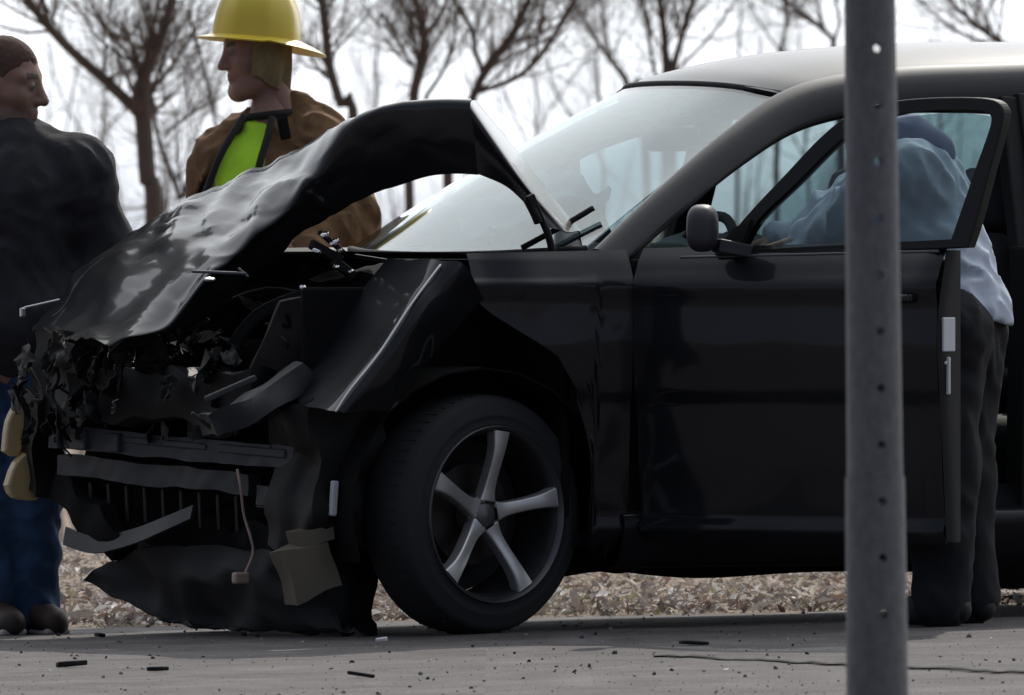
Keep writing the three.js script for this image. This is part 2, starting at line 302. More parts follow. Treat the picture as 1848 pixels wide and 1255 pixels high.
// ---------------------------------------------------------------- trees behind the verge
const barkMat = std(0.10, 0.074, 0.062, 0.95), twigMat = std(0.12, 0.086, 0.07, 0.95);
function twigsFrom(r, path, rad, out, depth, spread, lenK) {
  const n = depth === 0 ? 0 : Math.max(2, Math.round(path.length * (depth > 2 ? 1.6 : 1.8)));
  for (let i = 0; i < n; i++) {
    const f = 0.15 + 0.85 * r(), k = Math.min(path.length - 2, Math.floor(f * (path.length - 1))), t = f * (path.length - 1) - k;
    const p = path[k].clone().lerp(path[k + 1], Math.min(1, t)), dir = path[k + 1].clone().sub(path[k]).normalize();
    const rr = (rad[k] + (rad[k + 1] - rad[k]) * t) * (0.24 + 0.28 * r());
    if (rr < 0.0008) continue;
    const side = V(r() - .5, (r() - .35) * .9, r() - .5).normalize();
    let d = dir.clone().multiplyScalar(0.9).addScaledVector(side, spread * 1.2).normalize();
    const L = (0.35 + r() * 0.8) * lenK, seg = 5, q = [p], qr = [rr];
    for (let s = 1; s <= seg; s++) { d = d.clone().add(V((r() - .5) * .5, (r() - .3) * .45, (r() - .5) * .5)).normalize(); q.push(q[s - 1].clone().addScaledVector(d, L / seg)); qr.push(Math.max(0.0014, rr * (1 - s / (seg + 1.2)))); }
    out.push(limb(q, qr, 4, false));
    if (depth > 1) twigsFrom(r, q, qr, out, depth - 1, spread, lenK * 0.6);
  }
}
function tree(name, label, z, limbs, seed, o = {}) {
  const s = (CAM.z - z) / CAM.f, r = rng(seed), rootPx = limbs[0][0];
  const base = W(rootPx[0], rootPx[1], z); base.y = groundY(base.x, z) - 0.05;
  const t = thing(name, label, 'tree', base, o.group ?? 'bare trees behind the verge');
  const twigs = []; let trunk = null;
  limbs.forEach((L, k) => {
    const dz = k ? (r() - .5) * 1.2 : 0;
    let pts = L.map(([px, py], i) => W(px, py, z + dz * i / L.length)), rad = L.map(a => a[2] * 0.36 * s);
    if (!k) { pts.unshift(base.clone()); rad.unshift(rad[0] * 1.5); }
    const m = 4, P = refineRow(pts, m).map((p, i) => (i && i < 400 ? p.add(V(nz(p.x * 2, p.y * 2, seed) * .04, 0, nz(p.y * 2, p.x, seed + 3) * .05)) : p)), Q = [];
    for (let i = 0; i < rad.length - 1; i++) for (let j = 0; j < m; j++) Q.push(rad[i] + (rad[i + 1] - rad[i]) * j / m); Q.push(rad[rad.length - 1]);
    // go on growing above the frame
    const up = P[P.length - 1].clone().sub(P[P.length - 3]).normalize();
    if (L[L.length - 1][1] < 20) { let d = up.clone(), r0 = Q[Q.length - 1]; for (let i = 1; i <= 8; i++) { d = d.add(V((r() - .5) * .35, .12, (r() - .5) * .35)).normalize(); P.push(P[P.length - 1].clone().addScaledVector(d, 0.3)); Q.push(r0 * (1 - i / 9)); } }
    const g = limb(P.map(p => p.clone().sub(base)), Q, k ? 7 : 9);
    const part = mesh(k ? 'limb' : 'trunk', g, barkMat, t); if (!k) trunk = part;
    const from = k ? 0 : Math.floor(P.length * 0.25);
    twigsFrom(r, P.slice(from).map(p => p.clone().sub(base)), Q.slice(from).map(q => q * .8), twigs, o.depth ?? 3, o.spread ?? .8, o.len ?? 1.1);
  });
  mesh('twigs', twigs, twigMat, t);
  return t;
}
tree('forked_tree', 'tall bare tree with a thick trunk forking into a slanting limb and an upright limb', -28, [
  [[280, 470, 44], [270, 330, 44], [258, 220, 44], [262, 140, 38], [290, 60, 25], [316, -30, 20]],
  [[252, 205, 34], [190, 142, 26], [122, 78, 24], [64, 22, 22], [20, -30, 18]],
  [[256, 130, 16], [240, 85, 10], [222, 40, 7]],
  [[255, 130, 12], [205, 60, 7], [170, 0, 5]],
], 11, { len: .85 });
tree('slender_tree', 'slim leaning bare tree with crossing stems behind the firefighter', -32, [
  [[345, 460, 12], [325, 360, 13], [292, 255, 12], [272, 170, 9]],
  [[296, 248, 9], [340, 208, 9], [388, 182, 6]],
  [[392, 230, 6], [374, 160, 8], [352, 60, 8], [340, 20, 6]],
  [[330, 350, 6], [322, 280, 6], [318, 200, 5]],
], 12, { len: .75 });
tree('straight_tree', 'single slim bare trunk rising behind the yellow helmet', -30, [
  [[640, 330, 26], [614, 190, 24], [594, 110, 23], [582, 40, 22], [576, -30, 21]],
  [[590, 140, 10], [566, 110, 7], [540, 60, 4]],
], 13, { len: .6, depth: 2 });
tree('broken_limb_tree', 'upright bare tree with a broken side branch above the raised hood', -34, [
  [[738, 420, 24], [750, 260, 24], [752, 170, 26], [766, 90, 22], [762, 30, 20], [748, -30, 18]],
  [[768, 62, 15], [792, 35, 13], [812, -10, 10]],
  [[748, 120, 9], [722, 75, 9], [692, 26, 8], [688, 36, 7]],
  [[768, 180, 12], [798, 130, 9], [818, 70, 8], [824, 10, 6]],
  [[742, 118, 7], [715, 92, 7], [700, 74, 6]],
], 14, { len: .7 });
tree('spreading_tree', 'bare tree of three long spreading limbs above the raised hood', -31, [
  [[806, 345, 26], [838, 240, 24], [858, 175, 22], [880, 112, 21], [918, 66, 19], [952, 8, 15]],
  [[866, 166, 13], [928, 140, 14], [982, 84, 13], [1046, -8, 10]],
  [[868, 128, 12], [852, 92, 13], [846, 52, 12], [814, -4, 11]],
  [[958, 110, 8], [972, 50, 8], [984, -6, 6]],
], 15, { len: .75 });
tree('clumped_tree', 'bare tree of several upright stems rising behind the windscreen', -38, [
  [[1212, 330, 40], [1212, 150, 36], [1200, 95, 20], [1190, 20, 17], [1186, -20, 16]],
  [[1216, 150, 24], [1224, 90, 16], [1240, 30, 13], [1262, -15, 10]],
  [[1204, 170, 12], [1176, 110, 9], [1166, 50, 9], [1158, -12, 8]],
  [[1222, 130, 8], [1290, 60, 7], [1340, -10, 5]],
], 16, { len: .9 });
tree('leaning_tree', 'bare leaning tree with arching twigs in front of the windscreen header', -42, [
  [[1165, 300, 22], [1140, 160, 18], [1100, 105, 13], [1062, 55, 10], [1030, -8, 8]],
  [[1110, 118, 8], [1090, 60, 7], [1082, -6, 6]],
], 17, { len: 1.0 });
tree('thin_roof_tree', 'thin bare tree above the middle of the car roof', -44, [
  [[1400, 300, 14], [1406, 110, 12], [1420, 40, 9], [1416, -10, 7]],
  [[1410, 100, 6], [1372, 40, 5], [1350, -5, 4]],
], 18, { len: 1.0 });
tree('drooping_tree', 'bare tree with drooping limbs beside the grey pole', -40, [
  [[1520, 330, 24], [1508, 100, 13], [1482, 56, 12], [1432, 14, 10], [1400, -20, 8]],
  [[1500, 90, 9], [1512, 40, 8], [1506, -10, 7]],
  [[1485, 60, 7], [1475, 20, 7], [1470, -14, 5]],
], 19, { len: .9 });
tree('low_limb_tree', 'bare tree with long low limbs reaching over the rear of the roof', -37, [
  [[1900, 320, 40], [1862, 120, 26], [1808, 78, 15], [1752, 36, 13], [1702, -8, 10]],
  [[1830, 96, 10], [1740, 62, 9], [1660, 8, 7]],
  [[1790, 66, 7], [1780, 20, 6], [1800, -12, 5]],
], 20, { len: 1.0 });
// thin saplings between them
{
  const r = rng(71);
  for (const px of [175, 440, 665, 985, 1090, 1330, 1465, 1700]) {
    const lean = (r() - .5) * 90, top = -30 + r() * 120, k = 6 + r() * 4;
    tree('sapling', 'thin bare sapling growing among the larger trees', -46 - r() * 8, [
      [[px, 420, k + 2], [px + lean * .3, 290, k], [px + lean * .5, 180, k * .8], [px + lean, top, k * .5]],
      [[px + lean * .3, 290, k * .7], [px + lean * .3 - 50 - r() * 40, 170, k * .5], [px - 90 - r() * 30, 60 + r() * 60, k * .35]],
      [[px + lean * .4, 240, k * .7], [px + lean * .4 + 50 + r() * 40, 140, k * .5], [px + 80 + r() * 50, 40 + r() * 60, k * .35]],
    ], 400 + Math.round(px), { len: 1.0, spread: .7, group: 'bare saplings behind the verge' });
  }
}
// far brush
{
  const r = rng(303), out = [];
  for (let i = 0; i < 70; i++) {
    const z = -50 - r() * 30, px = -80 + r() * 2020, py = 480, b = W(px, py, z); b.y = groundY(b.x, z);
    const top = 60 + r() * 330, h = (W(px, top, z).y - b.y);
    let d = V((r() - .5) * .3, 1, (r() - .5) * .3).normalize(); const q = [b], qr = [0.035];
    for (let s = 1; s <= 8; s++) { d = d.clone().add(V((r() - .5) * .25, .05, (r() - .5) * .25)).normalize(); q.push(q[s - 1].clone().addScaledVector(d, h / 8)); qr.push(0.03 * (1 - s / 9.5)); }
    out.push(limb(q, qr, 4, false)); twigsFrom(r, q.slice(3), qr.slice(3), out, 2, .9, 0.9);
  }
  const m = mesh('brush', out, std(0.15, 0.105, 0.085, .95)); m.userData = { kind: 'stuff', label: 'thin leafless brush far behind the verge', category: 'brush' };
}

// ---------------------------------------------------------------- the wrecked car; local x runs to the rear, z outwards on the near side
const CA = 28 * R, O0 = V(0, 0, 0);
const car = thing('wrecked_car', 'wrecked black car with crumpled raised hood, smashed front and open front door', 'car', O0); car.rotation.y = CA;
const S = (px, py, z) => onPlane(px, py, O0, CA, z);
const lerpT = (T, y) => { if (y <= T[0][0]) return T[0][1]; for (let i = 1; i < T.length; i++) if (y <= T[i][0]) { const t = (y - T[i - 1][0]) / (T[i][0] - T[i - 1][0]); return T[i - 1][1] + t * (T[i][1] - T[i - 1][1]); } return T[T.length - 1][1]; };
const BULGE = [[.16, -.10], [.24, -.06], [.31, -.012], [.325, -.03], [.5, -.012], [.69, -.004], [.705, .008], [.85, .018], [.98, .014], [1.03, .024], [1.045, .012], [1.10, -.012], [1.15, -.05], [1.2, -.08]];
const bulge = y => lerpT(BULGE, y);
function sidePanel(x0, x1, bot, top, nx = 24, ny = 40, zOff = 0, flip = 1) {
  const g = []; for (let i = 0; i <= nx; i++) { const x = x0 + (x1 - x0) * i / nx, b = bot(x), t = top(x), row = []; for (let j = 0; j <= ny; j++) { const y = b + (t - b) * j / ny; row.push(V(x, y, zOff + flip * bulge(y))); } g.push(row); }
  return g;
}
// hood
{
  const st = [   // far edge, crest, near edge, tucked back edge
    [[60, 602, -1.75], [185, 622, -1.0], [192, 642, -.95]],
    [[122, 547, -1.7], [250, 598, -.9], [272, 627, -.86]],
    [[160, 486, -1.65], [312, 548, -.82], [342, 600, -.74]],
    [[238, 434, -1.55], [372, 488, -.76], [408, 545, -.63]],
    [[328, 378, -1.38], [440, 428, -.70], [476, 488, -.52]],
    [[430, 330, -1.12], [502, 368, -.62], [540, 425, -.42]],
    [[522, 284, -.84], [562, 308, -.54], [612, 380, -.33]],
    [[618, 222, -.52], [626, 228, -.45], [690, 345, -.25], [330, 520, -1.6]],
    [[700, 189, -.42], [704, 195, -.36], [760, 321, -.20], [400, 475, -1.6]],
    [[782, 182, -.36], [784, 187, -.31], [812, 315, -.17], [460, 435, -1.6]],
    [[850, 181, -.32], [850, 187, -.26], [864, 316, -.15], [520, 400, -1.6]],
  ];
  const grid = st.map(([f, c, n, b], i) => {
    const F = S(...f), C = S(...c), N = S(...n), B = b ? S(...b) : F.clone().add(V(0.02, -0.05, -0.03));
    if (i > 0 && i < 11) { const q = S(n[0], n[1], c[2] - .05); N.copy(q); }
    return [B, B.clone().lerp(F, .55).add(V(0, i > 6 ? -.05 : 0, 0)), B.clone().lerp(F, .9).add(V(0, i > 6 ? -.014 : 0, 0)), F, C, C.clone().lerp(N, .5).add(V(0, .006, .022)), N];
  });
  const g = refine(grid, 14, 14);
  mesh('hood', shell(g, -0.004, p => {
    const front = smooth(0.05, -0.35, p.x);
    const fold = t => Math.abs(((t % 1) + 1) % 1 - .5) * 2;
    const rg = (a, b, c) => 1 - 2.4 * Math.abs(nz(a, b, c));
    p.y += front * (-.012 + 0.018 * rg(p.x * 4.2, p.y * 4, p.z * 3.2) + 0.008 * rg(p.x * 10 + 4, p.y * 9, p.z * 8) + .012 * fold(p.z * 4.1 + p.x * 2 + .6 * nz(p.x * 3, 0, p.z * 3)) * front) + .004 * nz(p.x * 9, p.y * 9, p.z * 5);
    p.x += front * (0.012 * rg(p.x * 5 + 7, p.y * 5, p.z * 4.4) - .005); p.z += .008 * nz(p.x * 6, p.y * 5 + 3, p.z * 6); return p;
  }), M.hoodPaint, car);
  const corner = [   // torn rear corner running down to the hinge: lip, crest, near edge
    [[850, 205, -.80], [864, 187, -.70], [849, 186, -.27], [856, 250, -.27], [862, 314, -.30]],
    [[914, 278, -.66], [924, 261, -.58], [902, 262, -.215], [906, 302, -.20], [912, 336, -.22]],
    [[972, 350, -.52], [983, 336, -.46], [957, 338, -.18], [953, 354, -.16], [949, 369, -.16]],
    [[1040, 426, -.36], [1049, 416, -.31], [1028, 419, -.15], [1006, 414, -.13], [986, 410, -.13]],
  ].map(r => r.map(q => S(...q)));
  mesh('hood_corner', shell(refine(corner, 8, 6), -.004), M.hoodPaint, car);
  mesh('hood_hinge', [hose([S(952, 360, -.13), S(965, 385, -.12), S(972, 402, -.12)], .014), hose([S(972, 385, -.13), S(988, 420, -.12), S(998, 460, -.12)], .011), bar(S(955, 352, -.12), S(975, 400, -.12), .03, .02)], M.plastic, car);
  mesh('hood_edge_strip', [bar(S(108, 541, -1.72), S(42, 556, -1.74), .008, .008), block(S(40, 564, -1.74).x, S(40, 564, -1.74).y, -1.74, .016, .03, .016, .005)], M.steel, car);
}
// windscreen, header, pillars, roof
const wsBase = [[1064, 446, -.13], [940, 452, -.55], [800, 454, -.95], [700, 452, -1.35], [636, 449, -1.70]];
{
  const base = [V(.40, 1.14, -.13), V(.31, 1.125, -.5), V(.28, 1.12, -.92), V(.31, 1.125, -1.34), V(.43, 1.135, -1.71)];
  const top = [V(1.232, 1.588, -.34), V(1.13, 1.622, -.6), V(1.10, 1.632, -.92), V(1.14, 1.626, -1.24), V(1.26, 1.60, -1.50)];
  const rows = [0, .33, .66, 1].map(t => base.map((b, i) => b.clone().lerp(top[i], t).add(V(0, Math.sin(t * Math.PI) * .028, 0))));
  mesh('windscreen', shell(refine(rows, 7, 7), 0.005), M.glass, car);
  // black band round the glass edge
  const band = (a, b) => shell(refine([a, b], 1, 7), .004);
  const off = p => p.clone().add(V(.012, -.016, 0));
  each('windscreen_seal', [limb(refineRow(top.map(p => p.clone().add(V(.008, .004, 0))), 6), .010, 6), limb(refineRow(base.map(p => p.clone().add(V(-.004, -.006, 0))), 6), .011, 6)], M.trim, car);
  mesh('dash_band', shell(refine([base.map(off), base.map((b, i) => off(b.clone().lerp(top[i], .06)))], 2, 5), .003), M.trim, car);
  // roof: crowned sheet
  const rx = [0, .12, .4, .8, 1.3, 1.9, 2.2], rise = [0, .04, .09, .12, .125, .11, .08];
  const cross = [[-.335, -.030], [-.42, -.004], [-.6, .022], [-.92, .034], [-1.24, .022], [-1.42, -.004], [-1.505, -.03]];
  const front = [1.25, 1.19, 1.14, 1.115, 1.15, 1.20, 1.27];
  const rg = rx.map((dx, i) => cross.map(([z, c], j) => V(front[j] + dx, 1.605 + rise[i] + c * (i < 1 ? .9 : 1), z)));
  mesh('roof', shell(refine(rg, 5, 5), -.006), M.paint, car);
  // near pillar running on into the roof rail
  const rail = [[.36, 1.125, -.06], [.62, 1.285, -.125], [.92, 1.455, -.20], [1.2, 1.578, -.26], [1.5, 1.635, -.275], [1.85, 1.655, -.28], [2.4, 1.665, -.29], [3.2, 1.63, -.30]];
  const pillar = s => rail.map(([x, y, z], i) => {
    const f = Math.min(1, i / 3), zz = s > 0 ? z : -1.84 - z;
    const nr = s > 0 ? 1 : 0, up = V(-.02 * (1 - f), .012 + .028 * f, s * -(.03 + .025 * f)), dn = V(.045 * (1 - f * .9), -.034 - .041 * f, s * .03);
    const c = V(x + (s < 0 ? .12 - .04 * f : .055 * (1 - f)), y - (s < 0 ? .02 : .004 * (1 - f)), zz + (s < 0 ? .05 : .02 * (1 - f)));
    return [c.clone().add(up).add(V(0, -.02, s * -.03)), c.clone().add(up), c.clone().add(V(0, 0, s * .004)), c.clone().add(dn), c.clone().add(dn).add(V(.01, -.015, s * -.05))];
  });
  for (const s of [1, -1]) mesh('roof_pillar', shell(refine(pillar(s), 6, 4), .012 * -s), M.paint, car);
  mesh('rain_gutter', [limb(refineRow(rail.slice(3).map(([x, y, z]) => V(x + .02, y + .028, z - .058)), 6), .006, 6)], M.trim, car);
}
// cowl, firewall, floor, inner structure
{
  const cg = [[.12, .28, .43].map(() => 0)];
  const rows = [-.06, -.3, -.6, -.92, -1.24, -1.54, -1.78].map((z, i) => { const bow = .1 * (1 - Math.pow((z + .92) / .86, 2)); return [V(.10 - bow * .4, 1.117, z), V(.24 - bow * .8, 1.113, z), V(.415 - bow, 1.11, z)]; });
  mesh('cowl', shell(refine(rows, 4, 3), .006), M.plastic, car);
  mesh('firewall', block(.30, .72, -.92, .03, .76, 1.7), M.dark, car);
  mesh('floor', block(1.9, .27, -.92, 3.2, .05, 1.66), M.dark, car);
  mesh('headliner', shell(refine([1.3, 1.6, 2.4, 3.3].map(x => [-.36, -.6, -.92, -1.24, -1.48].map((z, j) => V(x, 1.60 + [0, .03, .04, .03, 0][j] + (x > 1.4 ? .03 : 0), z))), 3, 3), .01), std(.05, .05, .05, .95), car);
  mesh('wiper', [hose([V(.30, 1.135, -.35), V(.42, 1.205, -.30), V(.50, 1.255, -.27)], .009)], M.plastic, car);
}
// near side body
{
  const arch = [[865, 540], [895, 566], [935, 598], [1000, 642], [1035, 700], [1062, 790], [1076, 880], [1072, 960], [1062, 1010]].map(([a, b]) => S(a, b, 0));
  const archY = x => { for (let i = 1; i < arch.length; i++) { const a = arch[i - 1], b = arch[i]; if (x <= b.x && b.x > a.x) return a.y + (b.y - a.y) * Math.max(0, (x - a.x) / (b.x - a.x)); if (i > 5) break; } return .24; };
  const top = x => 1.118 + .02 * x;
  const xs = S(862, 540, 0).x;
  mesh('front_fender', shell(sidePanel(xs, .478, x => Math.max(.235, archY(x)), top, 46, 44), -.005, p => { const k = smooth(.2, 0, p.x); p.z += -.05 * k * k + .004 * nz(p.x * 8, p.y * 8, 2); return p; }), M.paint, car);
  // torn forward half of the fender, folded along a ridge
  const fl = [
    [[700, 470, -.34], [772, 470, -.06], [800, 474, .02], [838, 482, .03], [872, 536, -.03]],
    [[640, 545, -.36], [722, 540, -.08], [748, 548, .04], [790, 560, .04], [830, 584, -.02]],
    [[585, 620, -.38], [662, 630, -.10], [690, 634, .05], [724, 645, .05], [772, 650, -.01]],
    [[540, 690, -.38], [600, 700, -.12], [640, 702, .05], [672, 712, .05], [726, 704, 0]],
    [[520, 720, -.38], [560, 735, -.14], [606, 742, .05], [640, 745, .05], [700, 738, .0]],
  ].map(r => r.map(p => S(...p)));
  mesh('torn_fender', shell(refine(fl, 7, 6), -.004, p => { p.y += .012 * nz(p.x * 9, p.y * 9, p.z * 5); p.z += .014 * nz(p.x * 7 + 5, p.y * 7, p.z * 5); return p; }), M.paint, car);
  mesh('fender_edge', limb(refineRow([S(795, 478, .035), S(742, 550, .055), S(686, 636, .065), S(632, 704, .065), S(606, 744, .06)], 6), .0042, 6), M.steel, car);
  mesh('rocker', shell(refine([.46, .9, 1.5, 2.2].map(x => [V(x, .19, -.12), V(x, .2, -.06), V(x, .27, -.02), V(x, .335, -.01), V(x, .36, -.06), V(x, .42, -.12)]), 4, 4), -.006), M.paint, car);
  // far side shell, with window openings left free
  mesh('far_side', shell(sidePanel(-.3, 3.5, x => x < .42 ? .7 : .24, x => 1.118 + .012 * x, 40, 20, -1.84, -1), .02), M.paint, car);
  // wheel well
  const ww = []; for (let i = 0; i <= 14; i++) { const a = -.35 + (Math.PI + .7) * i / 14; ww.push([V(Math.cos(a) * .43, .36 + Math.sin(a) * .42, -.03), V(Math.cos(a) * .43, .36 + Math.sin(a) * .42, -.34)]); }
  mesh('wheel_well', [shell(ww, .006), block(.02, .62, -.36, .9, .8, .03)], M.dark, car);
  mesh('hinge_pillar', block(.50, .68, -.10, .12, .84, .12, .02), M.dark, car);
  // middle pillar, rear door, quarter
  mesh('centre_pillar', [bar(V(1.90, .3, -.09), V(1.90, 1.14, -.06), .12, .10, .01, V(1, 0, 0)), bar(V(1.905, 1.12, -.10), V(1.945, 1.585, -.27), .11, .06, .01, V(1, 0, 0))], M.plastic, car);
  const rd = mesh('rear_door', shell(sidePanel(1.93, 2.86, x => Math.max(.27, x > 2.5 ? .27 + (x - 2.5) * 1.2 : .27), x => 1.135 + .012 * x, 24, 40, 0.004), -.03), M.paint, car);
  mesh('window_pane', shell(refine([1.96, 2.3, 2.7].map(x => [V(x, 1.16, -.07), V(x, 1.38, -.16), V(x, 1.60, -.255)]), 3, 3), .004), M.privacy, rd);
  each('window_frame', [bar(V(1.945, 1.15, -.06), V(1.975, 1.60, -.25), .06, .03, .008, V(1, 0, 0)), bar(V(2.74, 1.16, -.06), V(2.66, 1.60, -.25), .06, .03, .008, V(1, 0, 0))], M.plastic, rd);
  each('far_pillar', [bar(V(1.62, 1.12, -1.77), V(1.66, 1.62, -1.58), .11, .06, .01, V(1, 0, 0)), bar(V(2.75, 1.12, -1.77), V(2.72, 1.62, -1.58), .11, .06, .01, V(1, 0, 0))], M.plastic, car);
  mesh('far_window', shell(refine([.95, 1.2, 1.6].map(x => [V(x, 1.12, -1.77), V(x, 1.12 + Math.min(.24, (x - .6) * .28), -1.68), V(x, Math.min(1.56, 1.12 + (x - .6) * .56), -1.60)]), 3, 3), .004), M.tint, car);
  mesh('far_rear_window', shell(refine([1.68, 2.2, 2.7].map(x => [V(x, 1.12, -1.78), V(x, 1.36, -1.68), V(x, 1.60, -1.59)]), 3, 3), .004), M.tint, car);
  mesh('tailgate', block(3.45, 1.0, -.92, .06, 1.2, 1.6, .02, [0, 0, -.2]), M.paint, car);
}
// cabin
{
  const seat = z => {
    const s = new THREE.Group(); s.name = 'seat'; s.position.set(1.55, .3, z); car.add(s);
    mesh('cushion', block(-.02, .18, 0, .5, .18, .5, .07), M.trim, s);
    mesh('backrest', block(.30, .56, 0, .16, .66, .50, .075, [0, 0, -.28]), M.trim, s);
    mesh('headrest', block(.44, .98, 0, .11, .20, .27, .05, [0, 0, -.2]), M.trim, s);
  };
  seat(-.5); seat(-1.30);
  mesh('rear_bench', [block(2.45, .5, -.92, .5, .22, 1.35, .07), block(2.82, .85, -.92, .18, .7, 1.35, .07, [0, 0, -.25]), block(2.94, 1.26, -.5, .1, .17, .25, .04), block(2.94, 1.26, -1.3, .1, .17, .25, .04)], M.trim, car);
  mesh('dashboard', [block(.62, .98, -.92, .52, .24, 1.56, .08), block(.74, 1.09, -.48, .26, .12, .40, .05), block(.66, .7, -.92, .3, .5, .3, .05)], M.trim, car);
  const sw = new THREE.TorusGeometry(.185, .016, 10, 36); sw.rotateY(Math.PI / 2); sw.rotateZ(-.4); sw.translate(.98, 1.06, -.5);
  mesh('steering_wheel', sw, M.trim, car);
  // slack deployed airbag
  mesh('airbag', crushed(1.06, .98, -.48, .2, .34, .42, .07, 4, [0, 0, .3]), M.bag, car);
  mesh('passenger_airbag', crushed(.80, 1.13, -1.30, .42, .30, .52, .09, 8, [0, 0, .3]), M.bag, car);
  mesh('curtain_airbag', shell(refine([.45, .7, 1.0, 1.18].map(x => [V(x, 1.0, -1.70), V(x, 1.05 + Math.min(.2, (x - .43) * .3), -1.64), V(x, Math.min(1.53, 1.115 + (x - .43) * .545), -1.60)]), 5, 5), .02, p => { p.z += .02 * nz(p.x * 9, p.y * 9, 1); return p; }), M.bag, car);
  mesh('interior_mirror', [block(1.06, 1.465, -.80, .04, .075, .24, .02, [0, .15, 0]), bar(V(1.03, 1.49, -.88), V(1.12, 1.6, -.9), .02, .02)], M.plastic, car);
  each('sun_visor', [block(1.33, 1.565, -.56, .18, .02, .36, .01, [0, 0, .3]), block(1.33, 1.565, -1.28, .18, .02, .36, .01, [0, 0, .3])], std(.3, .29, .27, .9), car);
}
// open front door
const DA = CA - 64 * R, hinge = V(.487, 0, .005).applyAxisAngle(V(0, 1, 0), CA);
{
  const door = new THREE.Group(); door.name = 'open_door'; door.position.set(.487, 0, .005); door.rotation.y = -64 * R; car.add(door);
  const T = (px, py, w) => onPlane(px, py, hinge, DA, w);
  const end = T(1690, 600, 0).x;       // length of the door
  const topY = x => 1.132 + .022 * x;
  const out = sidePanel(.012, end, x => .275, topY, 40, 44, 0);
  mesh('outer_panel', shell(out, -.004, p => { p.z += .003 * nz(p.x * 5, p.y * 5, 1) - .02 * smooth(end - .04, end, p.x); return p; }), M.paint, door);
  mesh('inner_panel', block(end / 2, .70, -.085, end - .03, .82, .06, .02), M.trim, door);
  mesh('edge_panel', shell(refine([.28, .6, .9, 1.13].map(y => [V(end - .002, y, bulge(y) - .02), V(end + .006, y, bulge(y) - .05), V(end + .004, y, -.115)]), 5, 3), .004), M.plastic, door);
  mesh('belt_trim', limb(refineRow([0.16, .5, .9, end - .01].map(x => V(x, topY(x) - .028, bulge(topY(x) - .028) + .004)), 5), .0055, 6), M.greyMetal, door);
  mesh('latch', [block(end + .008, .885, -.05, .012, .10, .062, .004), bar(V(end + .006, .82, -.045), V(end + .006, .71, -.045), .024, .012, .004, V(1, 0, 0)), bar(V(end + .008, .815, -.06), V(end + .008, .80, -.03), .01, .01)], M.pale, door);
  // window frame: swept bar through traced corners, leaning inwards above the belt
  const lean = y => -.035 - Math.max(0, y - 1.12) * .22;
  const F = pts => pts.map(([a, b]) => { let q = T(a, b, -.05); q = T(a, b, lean(q.y)); return q; });
  // the frame is one plate with a window opening, bent to the lean of the glass
  const outO = F([[1300, 464], [1345, 400], [1425, 314], [1490, 246], [1548, 204], [1625, 184], [1720, 178], [1788, 181], [1811, 194], [1811, 224], [1788, 312], [1766, 396], [1750, 445]]);
  const inO = F([[1340, 452], [1372, 398], [1442, 330], [1508, 264], [1566, 222], [1634, 205], [1720, 198], [1778, 200], [1794, 212], [1790, 236], [1764, 310], [1736, 392], [1722, 432]]);
  const shp = new THREE.Shape(refineRow(outO, 4).map(p => new THREE.Vector2(p.x, p.y))); shp.holes.push(new THREE.Path(refineRow(inO, 4).map(p => new THREE.Vector2(p.x, p.y))));
  const fg = new THREE.ExtrudeGeometry(shp, { depth: .03, bevelEnabled: true, bevelThickness: .006, bevelSize: .004, bevelSegments: 2 });
  { const q = fg.attributes.position; for (let i = 0; i < q.count; i++) q.setZ(i, q.getZ(i) - .022 + lean(q.getY(i))); fg.computeVertexNormals(); }
  mesh('window_frame', fg, M.plastic, door);
  // pane follows the frame
  const low = F([[1322, 458], [1420, 455], [1520, 450], [1620, 446], [1726, 440]]), mid = F([[1372, 388], [1450, 380], [1560, 370], [1660, 365], [1752, 360]]), up = F([[1440, 320], [1500, 310], [1590, 300], [1690, 296], [1776, 292]]), hi = F([[1530, 236], [1580, 222], [1650, 210], [1730, 204], [1800, 212]]);
  mesh('window_pane', shell(refine([low, mid, up, hi], 5, 4), .004), M.tint, door);
  // mirror
  const mc = T(1268, 412, .10), mg = new THREE.SphereGeometry(1, 24, 16); const p = mg.attributes.position;
  for (let i = 0; i < p.count; i++) { const f = v => Math.sign(v) * Math.pow(Math.abs(v), .7); p.setXYZ(i, f(p.getX(i)) * .046, f(p.getY(i)) * .070, f(p.getZ(i)) * .074); }
  mg.computeVertexNormals(); mg.rotateY(.5); mg.translate(mc.x, mc.y, mc.z);
  const mir = mesh('door_mirror', [mg, bar(V(mc.x + .02, mc.y - .05, mc.z - .04), V(mc.x + .07, mc.y - .07, -.04), .04, .05)], std(.03, .03, .038, .5), door);
  mesh('door_handle', [bar(V(end - .23, .985, .05), V(end - .06, .99, .05), .026, .02, .009), block(end - .22, .985, .03, .03, .024, .04, .008), block(end - .07, .99, .03, .03, .024, .04, .008)], M.paint, door);
  mesh('sail_trim', shell([[T(1296, 462, -.02), T(1340, 458, -.02)], [T(1330, 415, -.03), T(1362, 398, -.03)]], .02), M.plastic, door);
}
